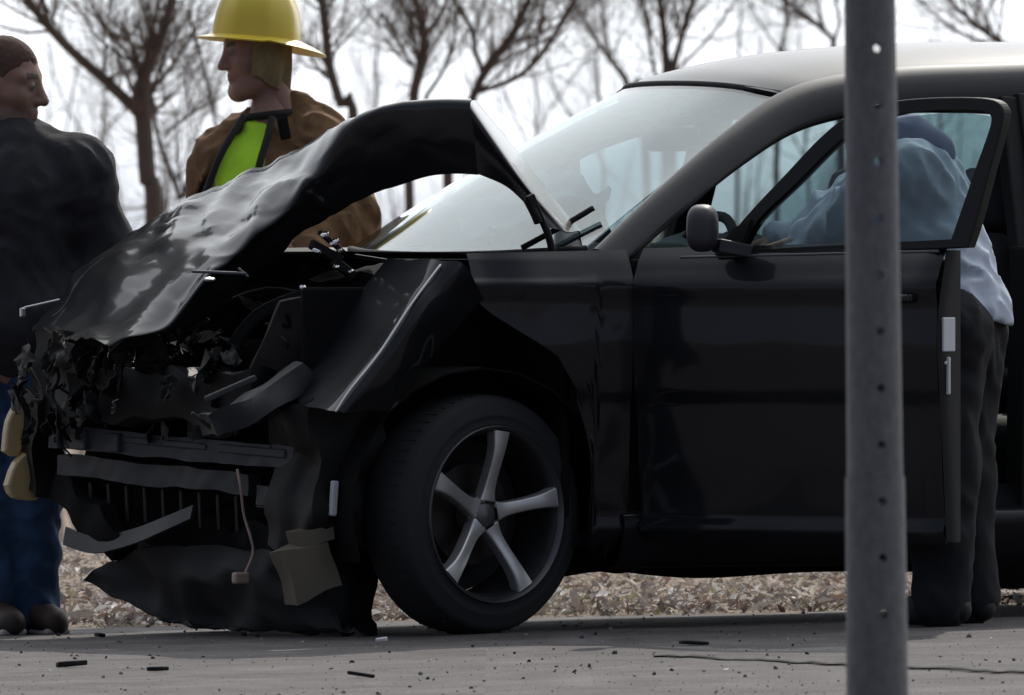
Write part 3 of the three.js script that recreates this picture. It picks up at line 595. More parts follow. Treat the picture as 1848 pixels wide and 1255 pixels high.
// wheels
function makeWheel() {
  const w = new THREE.Group(); w.name = 'wheel';
  const prof = [[.245, -.10], [.262, -.105], [.30, -.108], [.335, -.098], [.350, -.075], [.3535, -.045], [.3535, .045], [.350, .075], [.340, .092], [.337, .0965], [.330, .098], [.328, .1005], [.300, .108], [.297, .1105], [.288, .1105], [.285, .108], [.272, .1085], [.270, .111], [.264, .111], [.258, .106], [.245, .10]].map(([r, z]) => new THREE.Vector2(r, z));
  const ty = new THREE.LatheGeometry(prof, 72); ty.rotateX(Math.PI / 2);
  const treads = []; for (let i = 0; i < 60; i++) for (const s of [-1, 1]) { const a = i / 60 * 2 * Math.PI + (s > 0 ? .05 : 0), g = new THREE.BoxGeometry(.004, .014, .06); g.translate(0, .3475, s * .038); g.rotateZ(a); treads.push(g); }
  mesh('tyre', [ty, ...treads], M.rubber, w);
  const rim = new THREE.LatheGeometry([[.250, -.10], [.236, -.09], [.232, -.02], [.236, .07], [.248, .100], [.257, .120], [.262, .119], [.266, .10]].map(([r, z]) => new THREE.Vector2(r, z)), 64); rim.rotateX(Math.PI / 2);
  mesh('rim', rim, std(.10, .10, .105, .35, { metalness: .8 }), w);
  const backp = new THREE.CylinderGeometry(.15, .15, .02, 40); backp.rotateX(Math.PI / 2); backp.translate(0, 0, -.02);
  mesh('brake_disc', backp, std(.05, .045, .042, .5, { metalness: .7 }), w);
  const shroud = new THREE.CylinderGeometry(.228, .228, .012, 40); shroud.rotateX(Math.PI / 2); shroud.translate(0, 0, -.07); mesh('backing_plate', shroud, M.rubber, w);
  for (let k = 0; k < 5; k++) {
    const st = [[.04, .027], [.075, .018], [.12, .0155], [.165, .0165], [.205, .020], [.247, .028]].map(([r, w]) => { const z = .070 + .036 * smooth(.04, .22, r), d = .034; return [[-1, -d], [-1, -.004], [-.88, 0], [.88, 0], [1, -.004], [1, -d]].map(([a, b]) => V(a * w, r, z + b)); });
    const g = shell(refine(st, 4, 1), .004); g.rotateZ(-.12 + k * 2 * Math.PI / 5); mesh('spoke', g, M.alloy, w);
  }
  const hub = new THREE.LatheGeometry([[0, .075], [.028, .073], [.034, .062], [.055, .058], [.062, .045], [.062, .0]].map(([r, z]) => new THREE.Vector2(r, z)), 32); hub.rotateX(Math.PI / 2);
  mesh('hub', hub, std(.16, .16, .16, .4, { metalness: .7 }), w);
  for (let k = 0; k < 5; k++) { const a = (k + .5) * 2 * Math.PI / 5, g = new THREE.CylinderGeometry(.009, .009, .02, 6); g.rotateX(Math.PI / 2); g.translate(Math.cos(a) * .045, Math.sin(a) * .045, .06); mesh('lug_nut', g, M.steel, w); }
  return w;
}
{
  const w = makeWheel(); w.position.set(.012, .351, -.125); w.rotation.set(0, 13 * R, 0); car.add(w);
  for (const [x, z, t] of [[.02, -1.70, Math.PI + 13 * R], [2.78, -.12, 0], [2.78, -1.72, Math.PI]]) { const c = w.clone(); c.position.set(x, .351 + (x > 2 ? .05 : -.02), z); c.rotation.set(0, t, 0); car.add(c); }
}
// smashed front
{
  const beamA = S(545, 828, -.35), beamB = S(104, 788, -1.5);
  const along = (t, dy, dx = 0) => beamA.clone().lerp(beamB, t).add(V(dx, dy, 0));
  mesh('bumper_beam', [bentBar(along(0, 0), along(1, 0), .066, .07, .008, 3.3), bar(along(0.02, .012, -.036), along(.29, .012, -.036), .026, .012), bar(along(.34, .012, -.036), along(.68, .012, -.036), .02, .012), block(along(.86, 0).x - .035, along(.86, 0).y, along(.86, 0).z, .03, .06, .1, .006), block(along(.72, 0).x - .035, along(.72, 0).y, along(.72, 0).z, .03, .055, .09, .006)], M.dullMetal, car);
  const b2 = along(.22, -.095, .02), b3 = along(1.0, -.085, .02);
  mesh('lower_beam', [bentBar(b2, b3, .062, .05, .009, 5.1), bentBar(along(-.0, -.12, .03), along(.2, -.12, .03), .058, .05, .008, 9.2), bar(along(0, -.155, .02), along(.2, -.155, .02), .008, .02)], std(.03, .03, .032, .6), car);
  each('radiator', [crushed(-.38, .60, -.95, .16, .50, 1.2, .05, 2, [0, .18, 0]), crushed(-.40, .36, -.95, .10, .26, 1.25, .05, 6, [0, .18, 0])], M.dark, car);
  // cooling fins showing between the bars
  for (let i = 0; i < 9; i++) mesh('radiator_fin', bar(along(.3 + i * .075, -.13, .03), along(.3 + i * .075, -.24, .035), .01, .02), M.plastic, car);
  mesh('engine', [crushed(-.08, .82, -.78, .40, .30, .62, .05, 11), crushed(-.06, .99, -.62, .22, .16, .30, .04, 12, [0, .3, .2]), crushed(-.2, .68, -1.3, .42, .34, .5, .06, 14), crushed(.05, .55, -.9, .5, .4, 1.2, .02, 15)], M.dark, car);
  const ec = [[505, 545, -.42], [592, 528, -.40], [535, 690, -.46], [440, 700, -.5]].map(p => S(...p));
  mesh('engine_cover', shell(refine([[ec[0], ec[1]], [ec[3], ec[2]]], 6, 6), .01, p => { p.z += .03 * nz(p.x * 8, p.y * 8, 1); return p; }), std(.028, .024, .022, .7), car);
  each('coolant_hose', [hose([V(-.1, .98, -.6), V(-.2, 1.0, -.7), V(-.33, .93, -.85), V(-.42, .78, -.9)], .022), hose([V(-.05, .95, -.9), V(-.2, 1.0, -1.05), V(-.4, .9, -1.2)], .018)], M.rubber, car);
  each('wiring', [hose([V(-.1, 1.0, -.5), V(-.22, .96, -.52), V(-.36, .84, -.56), V(-.4, .7, -.66)], .006), hose([V(-.3, .85, -1.0), V(-.5, .78, -1.1), V(-.55, .66, -1.3)], .006), hose([V(-.52, .8, -1.5), V(-.62, .72, -1.55), V(-.6, .55, -1.6)], .008)], M.plastic, car);
  // bright scraps of metal by the rear edge of the engine bay
  const sc = [[572, 454, 14, 6, .3], [585, 424, 12, 6, -.6], [603, 437, 14, 6, -.7], [612, 452, 7, 5, .2], [606, 482, 8, 5, -.5], [632, 490, 7, 4, -.4], [546, 519, 8, 6, -.4], [378, 505, 16, 5, 0]];
  for (const [a, b, w, h, r] of sc) { const c = S(a, b, -.5); const g = new THREE.SphereGeometry(1, 14, 10), q = g.attributes.position; for (let i = 0; i < q.count; i++) { const k = 1 + .3 * nz(q.getX(i) * 1.5 + a, q.getY(i) * 1.5, q.getZ(i) * 1.5); q.setXYZ(i, q.getX(i) * w / 900 * k, q.getY(i) * (h / 900 + .002) * k, q.getZ(i) * .014 * k); } g.computeVertexNormals(); g.rotateZ(-r); g.translate(c.x, c.y, c.z); mesh('metal_clip', g, M.chrome, car); }
  mesh('far_hinge', [bar(S(560, 440, -.53), S(616, 470, -.53), .03, .02), bar(S(575, 418, -.53), S(622, 458, -.53), .016, .016), bar(S(600, 470, -.53), S(640, 500, -.53), .03, .02)], M.plastic, car);
  each('brace_rod', [bar(S(345, 490, -.62), S(445, 494, -.55), .009, .009), bar(S(430, 484, -.58), S(448, 500, -.55), .008, .008), bar(S(640, 462, -.9), S(705, 472, -.7), .012, .012)], M.greyMetal, car);
  // crushed headlamp and bumper bracket
  mesh('headlamp_bracket', [crushed(S(455, 735, -.32).x, S(455, 735, -.32).y, -.34, .34, .075, .13, .05, 21, [0, 0, .50]), bar(S(370, 722, -.30), S(462, 682, -.26), .02, .02, .006), bar(S(345, 745, -.34), S(384, 776, -.33), .012, .012)], std(.022, .023, .025, .6), car);
  each('crushed_cover', [crushed(S(560, 860, -.28).x + .06, S(560, 860, 0).y, -.30, .22, .42, .3, .05, 23), crushed(S(300, 715, -.9).x + .05, S(300, 715, -.9).y, -.9, .2, .15, .9, .04, 26, [0, .2, 0]), crushed(S(110, 690, -1.6).x + .03, S(110, 690, -1.6).y, -1.55, .16, .32, .26, .04, 27)], M.plastic, car);
  // lower bumper strip curving up
  const ls = [[118, 985, -1.45], [170, 1000, -1.30], [240, 985, -1.10], [300, 960, -.92], [348, 938, -.8]].map(p => S(...p)), ls2 = ls.map((p, i) => p.clone().add(V(.01, .055 - .012 * i * .3, 0)));
  mesh('bumper_strip', shell(refine([ls, ls2], 3, 6), .012), std(.022, .023, .027, .5), car);
  mesh('torn_strip', [crushed(S(160, 930, -1.4).x, S(160, 930, -1.4).y, -1.38, .06, .10, .42, .05, 31, [.4, 0, 0])], M.dark, car);
  // sagging splash shield
  const us = [[[178, 1050, -1.35], [225, 1012, -1.25], [330, 985, -.95], [480, 990, -.6], [600, 1010, -.35]], [[205, 1076, -1.25], [262, 1064, -1.12], [360, 1060, -.85], [490, 1062, -.52], [610, 1070, -.3]], [[250, 1112, -1.1], [310, 1122, -.95], [400, 1130, -.72], [500, 1134, -.48], [600, 1130, -.28]], [[300, 1126, -.9], [350, 1134, -.78], [430, 1138, -.6], [510, 1140, -.42], [600, 1138, -.2]]].map((r, i) => r.map(p => { const q = S(...p); q.x += .05 * i - .05; return q; }));
  mesh('splash_shield', shell(refine(us, 9, 12), .008, p => { p.x += .03 * (Math.abs(nz(p.x * 4, p.y * 6, p.z * 5)) * 2 - .4); p.y += .01 * nz(p.x * 6, p.y * 4, p.z * 7) + .008 * nz(p.x * 20, p.y * 20, p.z * 20); p.y = Math.max(p.y, -.02); return p; }), matte(.012, .6, .6), car);
  mesh('underbody', [block(.3, .33, -.95, 1.1, .1, 1.3, .03), crushed(-.2, .24, -.8, .5, .14, .9, .04, 34), crushed(1.0, .225, -.75, 1.1, .09, .5, .03, 36), crushed(.55, .20, -.45, .35, .07, .3, .03, 37), hose([V(.6, .19, -.3), V(.9, .165, -.34), V(1.3, .18, -.3), V(1.9, .17, -.32)], .022), block(1.02, .175, -.36, .03, .05, .03, .006)], M.dark, car);
  mesh('torn_liner', crushed(S(600, 1050, -.42).x, S(600, 1058, -.42).y, -.42, .16, .27, .24, .06, 71, [0, 0, .1]), M.plastic, car);
  // tan reservoir hanging behind the bumper
  const rs = [[525, 952, -.20], [600, 978, -.14], [592, 1088, -.14], [486, 1050, -.22]].map(p => S(...p));
  const c = rs[0].clone().add(rs[1]).add(rs[2]).add(rs[3]).multiplyScalar(.25);
  mesh('washer_tank', [crushed(c.x, c.y - .02, c.z, .145, .15, .09, .022, 61, [0, 0, .30]), crushed(c.x + .02, c.y + .085, c.z, .115, .045, .08, .015, 63, [0, 0, .22])], M.tanPlastic, car);
  const br = S(602, 900, -.12); mesh('bracket', [bar(S(604, 868, -.12), S(600, 932, -.12), .022, .02, .006, V(1, 0, 0))], M.pale, car);
  mesh('loose_wire', [hose([S(428, 848, -.5), S(434, 880, -.48), S(440, 930, -.5), S(452, 970, -.48), S(456, 1000, -.48), S(440, 1040, -.48)], .0045), block(S(434, 1044, -.48).x, S(434, 1044, -.48).y, -.48, .05, .035, .03, .008)], M.wire, car);
  // broken amber corner lamp hanging at the far corner
  const plate = (pts, z, th) => { const q = pts.map(([a, b]) => S(a, b, z)), sh = new THREE.Shape(refineRow([...q, q[0]], 3).map(p => new THREE.Vector2(p.x, p.y))); const g = new THREE.ExtrudeGeometry(sh, { depth: th, bevelEnabled: true, bevelThickness: .009, bevelSize: .008, bevelSegments: 3 }); g.translate(0, 0, z); return g; };
  each('broken_lamp', [plate([[10, 876], [24, 838], [50, 818], [74, 836], [70, 872], [56, 898], [20, 894]], -1.74, .025), plate([[6, 812], [12, 762], [30, 730], [40, 742], [36, 780], [24, 818]], -1.76, .02)], M.amber, car);
  mesh('lamp_housing', [crushed(S(78, 800, -1.7).x, S(78, 800, -1.7).y, -1.70, .10, .30, .12, .04, 47), hose([S(60, 770, -1.72), S(48, 800, -1.73), S(44, 835, -1.73)], .007)], M.plastic, car);
  // torn sheet, brackets and wires filling the crushed bay
  const r = rng(2024), scrap = [matte(.005), matte(.007, .6, .5), matte(.009, .5, .6), std(.022, .019, .016, .6)];
  for (let i = 0; i < 84; i++) {
    const px = 85 + r() * 500, t = (px - 70) / 520, py = 640 + r() * 150 - t * 70 * r(), z = -1.55 + t * 1.15 + (r() - .5) * .15, c = S(px, py, z); c.x += -.13 - .13 * Math.min(1, t * 1.6) + r() * .17;
    const w = .025 + r() * .11, h = .015 + r() * .06, a = r() * 6.3, b = (r() - .5) * 2, rows = [];
    const R1 = new THREE.Matrix4().makeRotationFromEuler(new THREE.Euler(b, a * .3, a));
    for (let m = 0; m <= 5; m++) { const row = []; for (let n = 0; n <= 5; n++) { const p = V((m / 5 - .5) * w * (1 + .4 * nz(n, i, 1)), (n / 5 - .5) * h * (1 + .5 * nz(m, i, 4)), .05 * (Math.abs(nz(m * .45 + i, n * .45, 3)) - .2)); row.push(p.applyMatrix4(R1).add(c)); } rows.push(row); }
    mesh('torn_metal', shell(rows, .0025), scrap[i % 4], car);
  }
  for (let i = 0; i < 30; i++) {
    const px = 90 + r() * 480, t = (px - 90) / 480, z = -1.5 + t * 1.1, a = S(px, 600 + r() * 180 - t * 40, z), pts = [a]; a.x -= r() * .12;
    for (let k = 1; k < 5; k++) pts.push(pts[k - 1].clone().add(V((r() - .55) * .06, (r() - .7) * .08, (r() - .5) * .12)));
    mesh('dangling_wire', hose(pts, .003 + r() * .005, 4, 6), scrap[(i * 3) % 4], car);
  }
}

// ---------------------------------------------------------------- people
function headField(C, fwd, up, sc = 1) {   // returns field and the map to head space (x forward, y up, z aside)
  const f = fwd.clone().normalize(), s = f.clone().cross(up).normalize(), u = s.clone().cross(f);
  const to = (x, y, z) => { const dx = (x - C.x) / sc, dy = (y - C.y) / sc, dz = (z - C.z) / sc; return [dx * f.x + dy * f.y + dz * f.z, dx * u.x + dy * u.y + dz * u.z, dx * s.x + dy * s.y + dz * s.z]; };
  const el = (x, y, z, c, r) => { const a = (x - c[0]) / r[0], b = (y - c[1]) / r[1], d = (z - c[2]) / r[2], k = Math.hypot(a, b, d); return (k - 1) * Math.min(r[0], r[1], r[2]); };
  const fn = (X, Y, Z) => {
    const [x, y, z] = to(X, Y, Z), za = Math.abs(z);
    let d = el(x, y, z, [-.012, .035, 0], [.098, .098, .076]);
    d = smin(d, el(x, y, z, [.03, -.045, 0], [.062, .085, .058]), .04);
    d = smin(d, cone(x, y, z, [.02, -.085, .042, .072, -.108, .012, .022, .022]), .03);
    d = smin(d, cone(x, y, za, [.02, -.085, .042, .072, -.108, .012, .022, .022]), .03);
    d = smin(d, cone(x, y, za, [.072, .038, .012, .058, .036, .05, .016, .012]), .018);
    d = smin(d, cone(x, y, za, [.055, -.018, .046, .02, -.02, .06, .016, .012]), .03);
    d = Math.max(d, -(Math.hypot(x - .098, y - .014, za - .031) - .0155));
    d = smin(d, Math.hypot(x - .078, y - .014, za - .031) - .0135, .003);
    d = smin(d, cone(x, y, z, [.086, .026, 0, .112, -.022, 0, .009, .014]), .014);
    d = smin(d, Math.hypot(x - .098, y + .026, za - .011) - .010, .008);
    d = smin(d, cone(x, y, za, [.093, -.054, 0, .084, -.056, .022, .0065, .004]), .01);
    d = smin(d, cone(x, y, za, [.092, -.067, 0, .083, -.066, .02, .0070, .004]), .01);
    d = smin(d, el(x, y, za, [-.012, -.002, .076], [.026, .034, .012]), .008);
    d = smin(d, cone(x, y, z, [-.025, -.06, 0, -.045, -.19, 0, .052, .060]), .03);
    return d * sc;
  };
  return { fn, to, el, C, u, f, s, sc };
}
const hairAt = (h, o = {}) => (X, Y, Z) => {   // shell over the skull cut at the hairline
  const [x, y, z] = h.to(X, Y, Z); let d = h.el(x, y, z, [-.014, .037, 0], [.1005, .1015, .0785]) + .0012 * nz(x * 120, y * 60, z * 120);
  d = Math.max(d, -(y - (.078 - smooth(.07, -.05, x) * .13) + .012 * nz(x * 60, y * 60, z * 60)) * .8); return d * h.sc;
};
function handBones(w, dir, nrm, L = .185, curl = .5, thumbSide = 1) {
  const f = dir.clone().normalize(), n = nrm.clone().sub(f.clone().multiplyScalar(nrm.dot(f))).normalize(), s = f.clone().cross(n), B = [];
  const pt = (a, b, c) => w.clone().addScaledVector(f, a).addScaledVector(s, b).addScaledVector(n, c), k = L / .185;
  for (const b of [-.03, -.01, .01, .03]) B.push(bone(pt(.0, b * .5 * k, 0), pt(.088 * k, b * k, 0), .018 * k, .0125 * k));
  [.070, .079, .074, .058].forEach((l, i) => {
    const b = [-.032, -.011, .011, .031][i] * k; let p = pt(.09 * k, b, 0), a = curl * .5;
    for (const part of [.45, .32, .25]) { const q = p.clone().addScaledVector(f, Math.cos(a) * l * part * k).addScaledVector(n, Math.sin(a) * l * part * k); B.push(bone(p, q, .0092 * k, .0082 * k)); p = q; a += curl * .9; }
  });
  const t0 = pt(.025 * k, -.028 * thumbSide * k, .004), t1 = pt(.055 * k, -.055 * thumbSide * k, .018 * k), t2 = pt(.085 * k, -.058 * thumbSide * k, .030 * k);
  B.push(bone(t0, t1, .014 * k, .011 * k), bone(t1, t2, .0105 * k, .009 * k)); return B;
}
function skinGeo(J, head, base) {
  const b = [bone(J.pelvis, J.waist, .135, .12), bone(J.waist, J.chest, .12, .145), bone(J.chest, J.neck, .13, .065), bone(J.neck, head.C.clone().addScaledVector(head.u, -.12).addScaledVector(head.f, -.03), .06, .055)];
  for (const s of ['L', 'R']) b.push(bone(J.chest.clone().lerp(J['sh' + s], .5), J['sh' + s], .08, .062), bone(J['sh' + s], J['el' + s], .056, .042), bone(J['el' + s], J['wr' + s], .042, .029), bone(J.pelvis, J['hip' + s], .11, .098), bone(J['hip' + s], J['kn' + s], .088, .058), bone(J['kn' + s], J['an' + s], .058, .038), bone(J['an' + s], J['toe' + s], .04, .03));
  const [lo, hi] = bounds(b, .03), parts = [nets(field(b, .05), lo, hi, .016)];
  parts.push(nets(head.fn, head.C.clone().addScalar(-.24), head.C.clone().addScalar(.2), .0048));
  for (const s of ['L', 'R']) { const hb = handBones(J['wr' + s], J['hd' + s], J['hn' + s], .19, .75, s === 'L' ? 1 : -1); const [a, c] = bounds(hb, .012); parts.push(nets(field(hb, .009), a, c, .0045)); }
  const g = mergeGeometries(parts);
  return g;
}
const shiftTo = (g, base) => g.translate(-base.x, -base.y, -base.z);
function garment(bones, k, pad, wrinkle, base, cell, cut) {
  const f = field(bones, k, pad), [lo, hi] = bounds(bones, pad + .04);
  const g = nets((x, y, z) => { let d = f(x, y, z); if (d < .06) { const wx = nz(x * 3, y * 3, z * 3) * .25; d += wrinkle * (.55 * nz(x * 7, y * 5, z * 7) + 1.1 * (Math.abs(nz(x * 9 + y * 5, y * 7 + wx * 8, z * 9 - y * 3)) * 2 - .45) + .4 * nz(x * 24, y * 17, z * 24)); }; if (cut) d = Math.max(d, cut(x, y, z)); return d; }, lo, hi, cell);
  return shiftTo(g, base);
}
function shoeGeo(an, toe, base) { const heel = an.clone().add(an.clone().sub(toe).setY(0).normalize().multiplyScalar(.045)); const b = [bone(V(heel.x, toe.y + .015, heel.z), V(toe.x, toe.y + .008, toe.z), .045, .045), bone(an, V(an.x, toe.y + .03, an.z), .056, .044), bone(an.clone().lerp(toe, .35), toe.clone().add(V(0, -.004, 0)), .048, .036)]; const [lo, hi] = bounds(b, .02); const floor = toe.y - .032; return shiftTo(nets((x, y, z) => Math.max(field(b, .03)(x, y, z), floor - y), lo, hi, .011), base); }
const fabric = (r, g, b, rough = .95, o = {}) => new THREE.MeshPhysicalMaterial({ color: lin(1, 1, 1), vertexColors: true, roughness: rough, sheen: .25, sheenRoughness: .6, sheenColor: lin(r, g, b), side: THREE.DoubleSide, ...o });
const dye = (g, r, gg, b, amt = .25) => paint(g, (x, y, z) => { const k = 1 + amt * nz(x * 14, y * 11, z * 14) + amt * nz(x * 60, y * 60, z * 60); return [r * k, gg * k, b * k]; });
const skinMat = new THREE.MeshPhysicalMaterial({ vertexColors: true, roughness: .55, sheen: .1 });
function skinPaint(g, head, base, tone, beard) {
  return paint(g, (x, y, z) => {
    const [hx, hy, hz] = head.to(x + base.x, y + base.y, z + base.z), za = Math.abs(hz); let c = tone.slice(); const k = 1 + .12 * nz(x * 40, y * 40, z * 40); c = c.map(v => v * k);
    if (hx > .03 && hx < .14) {
      if (Math.hypot(hx - .09, hy - .014, za - .031) < .013) return Math.hypot(hy - .013, za - .031) < .0058 ? [.02, .015, .012] : [.16, .13, .12];
      if (hy < -.049 && hy > -.074 && za < .024 && hx > .084) return [tone[0] * .85, tone[1] * .68, tone[2] * .68];
      if (hy > .034 && hy < .048 && za > .014 && za < .052 && hx > .05) return [.06, .04, .03];
    }
    if (beard && hx < .14) {   // stubble: thick on chin and lip, thinning out along the jaw
      const e = nz(x * 55, y * 55, z * 55) * .5 + nz(x * 170, y * 170, z * 170) * .5;
      let m = smooth(-.035, -.065, hy + e * .02) * smooth(-.035, .02, hx + e * .02) * smooth(-.17, -.13, hy);
      m = Math.max(m * .75, smooth(.045, .025, za) * smooth(-.078, -.088, hy) * smooth(.03, .05, hx) * smooth(-.17, -.13, hy));
      if (hx > .085 && za < .024 && hy > -.076) m *= .35;
      m *= .8 + .35 * e; m = Math.max(0, Math.min(1, m));
      return c.map((v, i) => v * (1 - m) + [.06, .042, .032][i] * m);
    }
    return c;
  });
}

// --- man in the dark sweatshirt, standing behind the far front corner
{
  const z = -1.62, Q = (px, py, dz = 0) => W(px, py, z + dz);
  const base = Q(20, 1140); base.y = groundY(base.x, z);
  const fy = base.y + .075;
  const J = { pelvis: Q(20, 640), waist: Q(18, 520), chest: Q(22, 350), neck: Q(12, 250), shR: Q(138, 312, .04), elR: Q(206, 470, .02), wrR: Q(110, 560, .12), shL: Q(-100, 300, -.02), elL: Q(-165, 470, .02), wrL: Q(-60, 560, .12), hipR: Q(66, 680, .0), knR: Q(62, 880, .05), hipL: Q(-40, 680), knL: Q(-30, 880, .05) };
  J.anR = V(Q(62, 1100).x, fy, z + .0); J.toeR = V(Q(98, 1130).x, fy - .04, z + .10); J.anL = V(Q(-10, 1100).x, fy, z + .04); J.toeL = V(Q(22, 1130).x, fy - .04, z + .16);
  J.hdR = V(-1, -.25, -.15); J.hnR = V(-.2, .1, -1); J.hdL = V(1, -.2, -.15); J.hnL = V(.2, .1, -1);
  const head = headField(Q(10, 158), V(.95, -.14, .28), V(0.04, 1, .02), 1.15);
  const p = thing('person', 'man in a dark hooded sweatshirt and blue jeans standing beside the smashed front', 'person', base);
  mesh('body', skinPaint(shiftTo(skinGeo(J, head), base), head, base, [.22, .12, .085], true), skinMat, p);
  mesh('hair', dye(shiftTo(nets(hairAt(head), head.C.clone().addScalar(-.16), head.C.clone().addScalar(.2), .006), base), .07, .038, .028, .35), fabric(.05, .03, .03), p);
  const tor = [bone(Q(20, 600), J.chest, .185, .20), bone(J.chest, Q(14, 268), .19, .095), bone(J.chest.clone().lerp(J.shR, .45), J.shR, .13, .092), bone(J.chest.clone().lerp(J.shL, .45), J.shL, .13, .092), bone(Q(20, 262), J.shR, .07, .085), bone(Q(10, 262), J.shL, .07, .085), bone(J.shR, J.elR, .094, .078), bone(J.elR, J.wrR, .072, .045), bone(J.shL, J.elL, .098, .075), bone(J.elL, J.wrL, .072, .045), bone(Q(-35, 285, .02), Q(35, 275, .03), .075, .07), bone(Q(-70, 590), Q(105, 590), .13, .13), bone(Q(-50, 575, .1), Q(90, 575, .1), .1, .1)];
  mesh('sweatshirt', dye(garment(tor, .07, .002, .011, base, .012), .018, .017, .021, .35), fabric(.03, .03, .035), p);
  const leg = [bone(J.pelvis, J.hipR, .13, .125), bone(J.pelvis, J.hipL, .13, .125), bone(J.hipR, J.knR, .115, .088), bone(J.knR, J.anR.clone().add(V(0, -.02, 0)), .088, .075), bone(J.hipL, J.knL, .115, .088), bone(J.knL, J.anL.clone().add(V(0, -.02, 0)), .088, .075)];
  mesh('jeans', dye(garment(leg, .035, 0, .015, base, .012), .022, .055, .12, .3), fabric(.03, .06, .12), p);
  each('boot', [shoeGeo(J.anR, J.toeR, base), shoeGeo(J.anL, J.toeL, base)].map(g => dye(g, .035, .022, .016)), fabric(.03, .02, .02, .6), p);
  for (const k of ['R', 'L']) { const a = J['an' + k], b = J['toe' + k], d = b.clone().sub(a).setY(0).normalize(), y = b.y - .022; mesh('sole', bar(V(a.x, y, a.z).addScaledVector(d, -.07).sub(base), V(b.x, y, b.z).addScaledVector(d, .035).sub(base), .022, .085, .01), std(.42, .40, .37, .8), p); }
}
// --- firefighter behind the hood

